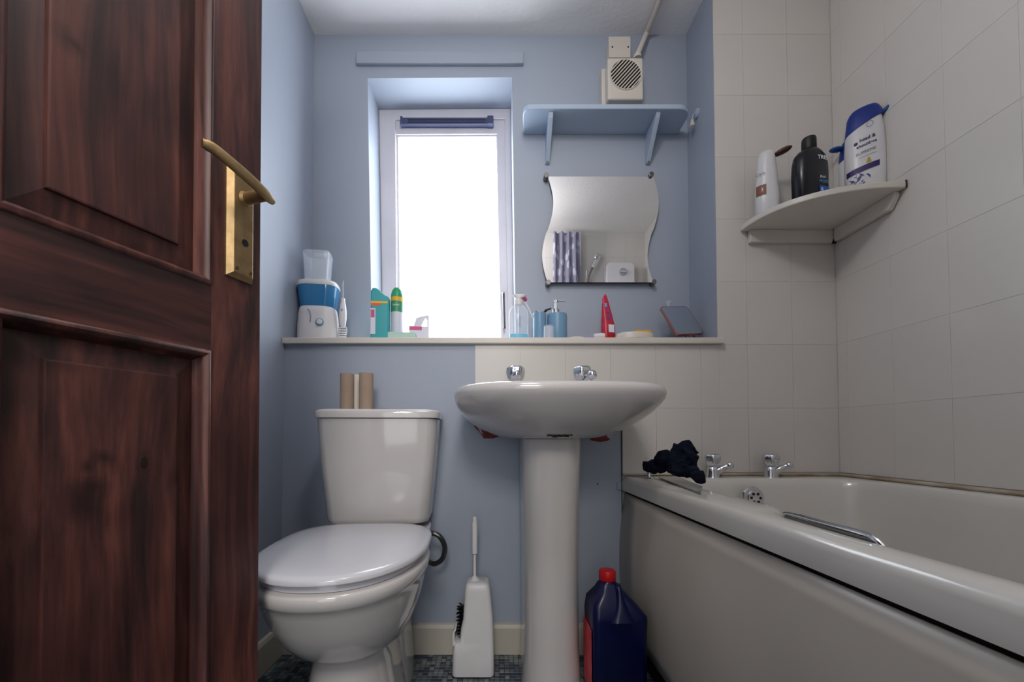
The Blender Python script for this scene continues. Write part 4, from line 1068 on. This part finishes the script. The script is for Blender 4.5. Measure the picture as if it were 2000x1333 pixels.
# dial
dx, dz = .018, H(637)
kb = obj('dial', cyl_y(dx, dz, .014, -.047, -.0545, 28, .0135), 'paleblue', fl, bevel=.001, label='pale blue dial ring')
obj('dial_knob', cyl_y(dx + .001, dz, .0095, -.054, -.061, 24, .009), 'white_plastic', kb, bevel=.0015)
obj('front_groove', tube(smoothpath([(-.022, -.0500, H(612)), (-.014, -.0520, H(618)), (-.011, -.0530, H(628)), (-.012, -.0530, H(638))]), .0012, 6), 'paleblue', fl, smooth=True)
# hand piece and coiled hose
hx, hy = U(667, 640, 1.44).x - c.x - .004, -.012
obj('hand_piece', lathe([(.007, H(640)), (.010, H(636)), (.0125, H(622)), (.0125, H(610)), (.010, H(596)), (.007, H(590)), (.007, H(584)), (.002, H(583))], 20, cx=hx, cy=hy), 'white_plastic', fl, smooth=True, angle=50)
obj('nozzle', tube([(hx, hy, H(583)), (hx - .0005, hy, H(560)), (hx - .001, hy, H(553)), (hx + .003, hy - .002, H(549))], [.0022, .0018, .0018, .0012], 8), 'clear', fl, smooth=True)
obj('switch', ball((hx - .001, hy - .0115, H(608)), .006, None, .6, .4, 1), 'print_cyan', fl, smooth=True, label='small blue slide switch')
co = [(hx - .002 + .013 * cos(a) , hy + .010 * sin(a), .004 + (H(641) - .004) * a / (2 * PI * 7)) for a in [i * 0.35 for i in range(int(2 * PI * 7 / .35))]]
obj('coiled_hose', tube(co, .0023, 6), 'white_plastic', fl, smooth=True)
obj('hose_end', tube(smoothpath([(hx, hy, H(640)), (hx + .006, hy, H(637)), (hx + .013, hy, H(643)), (hx + .012, hy, H(652)), (hx + .004, hy, H(655))]), .0023, 6), 'white_plastic', fl, smooth=True)

# teal bottle with wavy top
yb_ = 1.44; c = U(743, 650, yb_); H = lambda py: U(743, py, yb_).z - LZ
tb = thing('mouthwash_bottle', 'flat teal bottle with wavy top standing left of the green spray can', 'bottle', (c.x, yb_, LZ), 0.1)
hw_ = 17 * SC
# the middle of the outline is carried up by the wave of the shoulder
prof = [(-hw_, 0), (hw_, 0), (hw_, H(590))]
for i in range(13):
    t = i / 12; prof.append((hw_ - 2 * hw_ * t, H(582) + (H(566) - H(582)) * (0.5 - 0.5 * cos(PI * min(1, t * 1.25))) - (0.012 * max(0, (t - .85) / .15) ** 2)))
obj('bottle_body', prism(prof, 'y', -.020, .020), 'teal', tb, bevel=.005, seg=3)
for zz0, zz1, m_ in ((H(596), H(592), 'yellow'), (H(601), H(596), 'orange')):
    obj('label_stripe', box(-hw_ * .96, hw_ * (.9 if m_ == 'yellow' else .1), -.0206, -.0195, zz0, zz1), m_, tb)
obj('label_picture', box(-hw_ * .98, -hw_ * .45, -.0206, -.0195, H(656), H(606)), 'carton', tb, label='pale picture strip on the label')
obj('label_picture', box(-hw_ * .95, -hw_ * .55, -.0210, -.0200, H(624), H(609)), 'pink', tb, label='pink blot on the label')

# green spray can
yb_ = 1.475; c = U(775, 650, yb_); SCg = yb_ / FPX; H = lambda py: U(775, py, yb_).z - LZ
gc = thing('spray_can', 'green and white aerosol spray can with domed green cap', 'spray can', (c.x, yb_, LZ))
r_ = 12 * SCg
obj('can_body', lathe([(r_ * .92, 0), (r_, .003), (r_, H(610)), (r_ * .99, H(609))], 28), 'carton', gc, smooth=True, angle=50)
obj('green_label', lathe([(r_ * 1.006, H(612)), (r_ * 1.006, H(591))], 28, cap0=False, cap1=False), 'green_label', gc, smooth=True)
obj('yellow_band', lathe([(r_ * 1.01, H(591)), (r_ * 1.01, H(583))], 28, cap0=False, cap1=False), 'yellow', gc, smooth=True)
obj('cap', lathe([(r_ * .99, H(610)), (r_ * .99, H(583)), (r_ * .97, H(577)), (r_ * .80, H(569)), (r_ * .5, H(564)), (r_ * .15, H(563))], 28), 'green', gc, smooth=True, label='domed green cap')
text('lettering', 'Dettol', .010, 'print_white', gc, lambda u, v: (r_ * 1.012 * sin(u / r_), -r_ * 1.012 * cos(u / r_), H(599) + v))

# small carton with folded flap, and a flat packet
yb_ = 1.45; c = U(812, 650, yb_); H = lambda py: U(812, py, yb_).z - LZ; SCc = yb_ / FPX
ct = thing('small_carton', 'open pale carton with pink stripe and torn flap beside the spray can', 'carton', (c.x, yb_, LZ), 0.15)
obj('carton_body', box(-.022, .046, -.020, .022, 0, H(640)), 'carton', ct, bevel=.001)
obj('pink_stripe', box(-.0225, .022, -.0206, -.0198, H(648), H(641)), 'pink', ct)
flap = [(-.008, H(640)), (.002, H(622)), (.032, H(617)), (.046, H(616)), (.046, H(640)), (.040, H(640)), (.040, H(626)), (.034, H(622)), (.026, H(630)), (.018, H(640))]
obj('flap', prism(flap, 'y', -.006, -.0045), 'carton', ct)
c = U(785, 655, 1.40)
pk = obj('flat_packet', box(-.045, .045, -.024, .024, 0, U(785, 653, 1.40).z - LZ), 'green_label', None, bevel=.001, loc=(c.x + .003, 1.395, LZ), rot=(0, 0, .05))
pk.data.materials.clear(); pk.data.materials.append(mat('pale_green_card', (170, 200, 190), .5))
tag(pk, 'thin pale green packet lying in front of the spray can', 'packet')

# ------------------------------------------------------------------ ledge, middle group
yb_ = 1.42; c = U(1013, 650, yb_); H = lambda py: U(1013, py, yb_).z - LZ; s1 = yb_ / FPX
mw = thing('pump_bottle', 'clear pump bottle with white pump and bright blue liquid in the bottom', 'bottle', (c.x, yb_, LZ), 0.0)
rr_ = 19 * s1
obj('bottle_body', loft([sell(0, rr_ * .93, rr_ * .62, e=2.6), sell(.003, rr_, rr_ * .68, e=2.6), sell(H(615), rr_, rr_ * .68, e=2.6), sell(H(606), rr_ * .92, rr_ * .62), sell(H(600), rr_ * .62, rr_ * .5), sell(H(596), rr_ * .36, rr_ * .36), sell(H(592), rr_ * .36, rr_ * .36)]), 'clear', mw, smooth=True, angle=60)
obj('liquid', loft([sell(.002, rr_ * .9, rr_ * .60, e=2.6), sell(.004, rr_ * .955, rr_ * .64, e=2.6), sell(H(655), rr_ * .955, rr_ * .64, e=2.6)]), 'liquid', mw, smooth=True, angle=50, label='bright turquoise liquid')
obj('collar', lathe([(rr_ * .44, H(597)), (rr_ * .44, H(588)), (rr_ * .34, H(586))], 24), 'white_plastic', mw, smooth=True, angle=40)
pmp = obj('pump_head', loft([sell(H(587), .009, .009), sell(H(583), .011, .010), sell(H(580), .022, .010, cx=.003), sell(H(577), .024, .010, cx=.003), sell(H(576), .018, .008, cx=.003)]), 'white_plastic', mw, smooth=True, angle=60)
obj('dip_tube', tube([(0, 0, .006), (0, 0, H(596))], .0022, 8), 'white_plastic', mw)
text('lettering', 'listerine', .012, 'print_blue', mw, lambda u, v: (u * 0 + v + .004, -rr_ * .685, H(632) + u))
# light blue tumbler with toothbrush and razor
yb_ = 1.45; c = U(1054, 650, yb_); H = lambda py: U(1054, py, yb_).z - LZ
r_ = 13 * yb_ / FPX
tm = thing('tumbler', 'pale blue tumbler with dark razors standing left of the soap dispenser', 'tumbler', (c.x, yb_, LZ))
obj('cup', lathe([(r_ * .95, 0), (r_, .003), (r_, H(613)), (r_ * .9, H(613)), (r_ * .88, .006), (.002, .006)], 28), 'paleblue', tm, smooth=True, angle=50)
tbp = [U(1024, 585, 1.43), U(1034, 605, 1.44), U(1046, 632, 1.452), U(1052, 650, 1.455)]
tob = thing('toothbrush', 'white electric toothbrush head with pink bristle end leaning out of the tumbler', 'toothbrush', (0, 0, 0))
obj('stem', tube(smoothpath(tbp), .0022, 8), 'white_plastic', tob, smooth=True)
obj('brush_head', xf(lathe([(.0085, -.003), (.009, .0), (.0085, .006), (.006, .008)], 20), Matrix.Translation(tbp[0]) @ Matrix.Rotation(0.9, 4, 'Y') @ Matrix.Rotation(.5, 4, 'X')), 'pink', tob, smooth=True, label='round pink brush head')
rz_ = thing('razor', 'black razor resting across the rim of the pale blue tumbler', 'razor', (0, 0, 0))
a1, a2 = U(1048, 618, 1.452), U(1070, 606, 1.44)
obj('handle', tube(smoothpath([U(1054, 640, 1.455), U(1056, 622, 1.452), U(1060, 612, 1.447), U(1068, 607, 1.442)]), .003, 8), 'black', rz_, smooth=True)
obj('blade_head', xf(box(-.012, .012, -.004, .004, -.0025, .0025), Matrix.Translation(U(1070, 605, 1.441)) @ Matrix.Rotation(-.3, 4, 'Y')), 'black', rz_, bevel=.001)
rz2 = obj('hair_clip', xf(box(-.014, .014, -.003, .003, -.002, .002), Matrix.Translation(U(1052, 609, 1.450)) @ Matrix.Rotation(.25, 4, 'Y')), 'dark_chrome', None, bevel=.001)
tag(rz2, 'small dark metal clip lying on the left rim of the tumbler', 'clip')
# soap dispenser
yb_ = 1.452; c = U(1087, 650, yb_); H = lambda py: U(1087, py, yb_).z - LZ; r_ = 19.5 * yb_ / FPX
sd = thing('soap_dispenser', 'pale blue round soap dispenser with chrome pump', 'soap dispenser', (c.x + .002, yb_, LZ))
obj('pot', lathe([(r_ * .93, 0), (r_ * .97, .003), (r_, H(640)), (r_, H(618)), (r_ * .97, H(615)), (r_ * .35, H(614.5))], 36), 'paleblue', sd, smooth=True, angle=40)
pm = obj('pump', lathe([(.013, H(615)), (.013, H(606)), (.009, H(604)), (.005, H(603)), (.0045, H(592)), (.007, H(591)), (.007, H(587)), (.003, H(586))], 20, cx=-.004), 'chrome', sd, smooth=True, angle=40)
obj('spout', tube([(-.004, 0, H(589)), (.024, -.004, H(589.5)), (.028, -.005, H(590.5))], .0022, 8), 'chrome', pm, smooth=True)
# clear little cup
yb_ = 1.395; c = U(1072, 655, yb_); H = lambda py: U(1072, py, yb_).z - LZ; r_ = 12.5 * yb_ / FPX
dc = thing('dosing_cup', 'small clear plastic cap upside down in front of the soap dispenser', 'cup', (c.x, yb_, LZ))
obj('cup_wall', lathe([(r_ * .98, .004), (r_ * .86, .006), (r_ * .82, H(638)), (r_ * .72, H(637)), (.001, H(637)), (.001, H(639)), (r_ * .70, H(639)), (r_ * .76, .007)], 28, cap0=False, cap1=False), 'clear', dc, smooth=True, angle=50)
obj('cup_flange', lathe([(r_ * 1.02, 0), (r_ * 1.04, .004), (r_ * .86, .006)], 28, cap1=False), 'white_plastic', dc, smooth=True, angle=50)

# red tube standing on its cap
yb_ = 1.45; c = U(1187, 650, yb_); H = lambda py: U(1187, py, yb_).z - LZ; k = yb_ / FPX
rt = thing('lotion_tube', 'tall red and pink tapering tube standing upright on the ledge', 'tube', (c.x, yb_, LZ), 0.25)
def rtr(z, x0, x1, d_): return sell(z, (x1 - x0) / 2, d_, cx=(x0 + x1) / 2, e=2.4, n=28)
obj('tube_body', loft([rtr(H(657), -13 * k, 15 * k, .018), rtr(H(640), -13 * k, 14.5 * k, .018), rtr(H(620), -12.5 * k, 10 * k, .013), rtr(H(600), -12 * k, 4.5 * k, .008), rtr(H(585), -11.5 * k, 0.5 * k, .003), rtr(H(580), -9 * k, -1.5 * k, .0015), rtr(H(575.5), -6 * k, -4 * k, .001)]), 'red_tube', rt, smooth=True, angle=60)
obj('cap', loft([rtr(0, -12 * k, 14 * k, .017), rtr(H(657), -12.5 * k, 14.5 * k, .0175)]), 'red_cap', rt, smooth=True)
def lab(z0, z1, x0, x1, m_, d_, nm, tilt=0):
    yb2 = lambda z: -(.018 - max(0, z - H(640)) * .16) - .001
    b = bmesh.new(); b.faces.new([b.verts.new((x, yb2(z) - .001, z)) for x, z in ((x0, z0), (x1, z0 + tilt), (x1, z1 + tilt), (x0, z1))]); oo = obj(nm, b, m_, rt)
    md = oo.modifiers.new('s', 'SOLIDIFY'); md.thickness = .0006
lab(H(652), H(637), -4 * k, 8 * k, 'print_white', 0, 'white_label')
lab(H(625), H(622), -6 * k, 2 * k, 'print_blue', 0, 'label_mark'); lab(H(614), H(611), -6 * k, 1 * k, 'print_blue', 0, 'label_mark'); lab(H(602), H(594), -9 * k, -4 * k, 'print_cyan', 0, 'label_mark')

# little tube lying by it
yb_ = 1.366; a = U(1152, 657, yb_); d_ = U(1180, 651, yb_)
lt = thing('small_tube', 'small white tube with lilac cap lying left of the red tube', 'tube', (0, 0, 0))
obj('tube_body', tube([(a.x + .012, yb_, LZ + .010), (d_.x - .012, yb_ + .004, LZ + .0115), (d_.x, yb_ + .006, LZ + .0115)], [.008, .0112, .0112], 16), 'white_plastic', lt, smooth=True, angle=50)
obj('cap', tube([(a.x - .010, yb_ - .002, LZ + .0062), (a.x + .004, yb_, LZ + .0068), (a.x + .013, yb_, LZ + .0070)], [.003, .006, .0065], 12), 'lilac', lt, smooth=True, label='lilac cap')
cpk = obj('cotton_pad', lathe([(.028, 0), (.030, .002), (.028, .0045), (.01, .005)], 24), 'paper', None, smooth=True, loc=(U(1125, 660, 1.37).x, 1.372, LZ)); tag(cpk, 'flat white cotton pad lying between the dispenser and the small tube', 'cotton pad')
# soap dish with yellow sponge
yb_ = 1.385; c = U(1239, 655, yb_); H = lambda py: U(1239, py, yb_).z - LZ; r_ = 37 * yb_ / FPX
so = thing('soap_dish', 'low round white dish right of the red tube', 'dish', (c.x, yb_, LZ))
obj('dish', loft([sell(0, r_ * .93, .036), sell(.003, r_, .040), sell(H(653) - .003, r_ * .98, .040), sell(H(653), r_ * .94, .038), sell(H(653) - .002, r_ * .88, .034), sell(H(653) - .004, r_ * .8, .03)]), 'cream_plastic', so, smooth=True, angle=50)
c2 = U(1254, 650, 1.387)
sp_ = obj('sponge', box(-.028, .028, -.016, .016, 0, .016), 'sponge', None, bevel=.004, loc=(c2.x, 1.388, LZ + H(653) - .004), rot=(0, 0, .1)); tag(sp_, 'yellow sponge lying in the white dish', 'sponge')

# tilting rose-gold mirror
yb_ = 1.43; k = yb_ / FPX
cc = U(1329, 650, 1.44)
vm = thing('makeup_mirror', 'rose gold rounded mirror propped tilted on the ledge near the right corner', 'mirror', (0, 0, 0))
q = [U(1288, 599, 1.445), U(1342, 598, 1.485), U(1373, 654, 1.445), U(1322, 655, 1.405)]
A_, B_, C_, D_ = q
C_ = B_ + (D_ - A_)                                # make it a true parallelogram
ux = (B_ - A_); uy = (D_ - A_); nrm = ux.cross(uy).normalized()
if nrm.y > 0: nrm = -nrm
ex = ux.normalized(); ey = nrm.cross(ex); Wd, Hd = ux.length, uy.dot(ey)
if Hd < 0: ey = -ey; Hd = -Hd
sk = (uy - ey * uy.dot(ey)).dot(ex)
def plate(r, off, t0, t1, shrink, nm, m_, parent, **kw):
    P = rrect(Wd / 2 - shrink, Hd / 2 - shrink, r, 6)
    cen = A_ + ux / 2 + uy / 2
    def pt(x, y, n_): return tuple(cen + ex * (x + sk * y / Hd) + ey * y + nrm * n_)
    return obj(nm, loft([[pt(x, y, t0) for x, y in P], [pt(x, y, t1) for x, y in P]]), m_, parent, **kw)
plate(.014, 0, -.007, 0, 0, 'frame', 'rose', vm, bevel=.0015)
plate(.012, 0, -.0002, .0006, .0035, 'mirror_face', 'mirror', vm)
f_ = U(1345, 660, 1.425)
obj('foot', box(f_.x - .042, f_.x + .040, 1.412, 1.448, LZ, LZ + .008), 'rose', vm, bevel=.002)
obj('stand_arm', tube([(f_.x - .01, 1.43, LZ + .006), tuple(A_ + ux / 2 + uy * .75 - nrm * .012)], .004, 10), 'rose', vm, smooth=True)
obj('stand_arm', tube([(f_.x + .02, 1.43, LZ + .006), tuple(A_ + ux * .8 + uy * .8 - nrm * .012)], .004, 10), 'rose', vm, smooth=True)
# tiny glass ornament behind it
p_ = U(1306, 594, 1.50)
tag(obj('glass_stopper', lathe([(.004, p_.z - LZ - .115), (.004, p_.z - LZ - .01), (.003, p_.z - LZ - .006), (.012, p_.z - LZ + .010), (.010, p_.z - LZ + .010), (.002, p_.z - LZ - .002)], 16, cap1=True), 'clear', None, smooth=True, loc=(p_.x, 1.50, LZ + .0)), 'little clear glass piece standing behind the rose gold mirror', 'ornament')
bpy.data.objects['glass_stopper'].data.transform(Matrix.Translation((0, 0, 0)))

# ------------------------------------------------------------------ seen in the wall mirror: curtain, shower
def RM(px, py, y):           # point seen in the wall mirror, at real depth y
    r = ray(px, py); L_ = (ym + (ym - y)); r = r * (L_ / r.y); return Vector((r.x, y, r.z + CAMZ))
ca, cb_ = RM(1080, 455, 0.09), RM(1134, 455, 0.09)
b = bmesh.new(); n = 60; Z = [0.62 + (ca.z + .005 - 0.62) * i / 12 for i in range(13)]; G = []
for z in Z:
    row = []
    for i in range(n + 1):
        t = i / n; row.append(b.verts.new((ca.x + (cb_.x - ca.x) * t, 0.09 + 0.012 * sin(t * 2 * PI * 4) + .006 * sin(z * 9 + t * 20), z)))
    G.append(row)
for i in range(12):
    for j in range(n): b.faces.new((G[i][j], G[i][j + 1], G[i + 1][j + 1], G[i + 1][j]))
cu = obj('shower_curtain', b, 'curtain', None, smooth=True, angle=180); tag(cu, 'grey leaf print shower curtain drawn together, seen in the wall mirror', 'curtain')
shb = thing('electric_shower', 'white electric shower unit on tiles, reflected in the wall mirror', 'shower', (0, 0, 0))
p, q = RM(1185, 512, YF + .09), RM(1240, 512, YF + .09)
P = rrect((q.x - p.x) / 2, .165, .035, 6, (p.x + q.x) / 2, p.z - .165)
obj('unit_body', prism(P, 'y', YF + .005, YF + .085), 'white_plastic', shb, bevel=.006)
cxk = RM(1217, 531, YF + .09)
for dz in (0, -.115):
    dl = obj('dial', cyl_y(cxk.x, cxk.z + dz, .027, YF + .084, YF + .094, 24), 'display', shb, bevel=.002)
    obj('dial_bar', box(cxk.x - .022, cxk.x + .022, YF + .093, YF + .099, cxk.z + dz - .004, cxk.z + dz + .004), 'white_plastic', dl)
hd = thing('hand_shower', 'chrome hand shower on its hose, reflected in the wall mirror', 'shower head', (0, 0, 0))
h0, h1, h2, h3 = RM(1146, 556, YF + .10), RM(1152, 535, YF + .10), RM(1157, 524, YF + .10), RM(1170, 500, YF + .10)
obj('hose', tube(smoothpath([Vector((h0.x - .02, YF + .10, 1.2)), Vector((h0.x - .015, YF + .10, 1.6)), h0, h1, h2]), .007, 8), 'dark_chrome', hd, smooth=True)
obj('handle', tube([h2, h2.lerp(h3, .5), h3], [.014, .016, .012], 12), 'chrome', hd, smooth=True)
obj('head', xf(lathe([(.006, -.02), (.030, -.004), (.034, .004), (.028, .008)], 24), Matrix.Translation(h2.lerp(h3, .85)) @ Matrix.Rotation(PI * .38, 4, 'X') @ Matrix.Rotation(-.6, 4, 'Y')), 'chrome', hd, smooth=True)
obj('rail', tube([(h0.x + .01, YF + .06, 1.30), (h0.x + .01, YF + .06, 1.95)], .009, 12), 'chrome', hd, smooth=True)

c_1 = U(1209, 950, D)
obj('bath_end_catch', box(c_1.x - 0.008, c_1.x + 0.006, D - 0.006, D, c_1.z - 0.012, c_1.z + 0.012), 'blue', wl, bevel=0.001)
c_1 = U(1167, 946, D); obj('screw_hole', cyl_y(c_1.x, c_1.z, 0.0025, D - 0.0006, D + 0.001, 10), 'dark', wl)
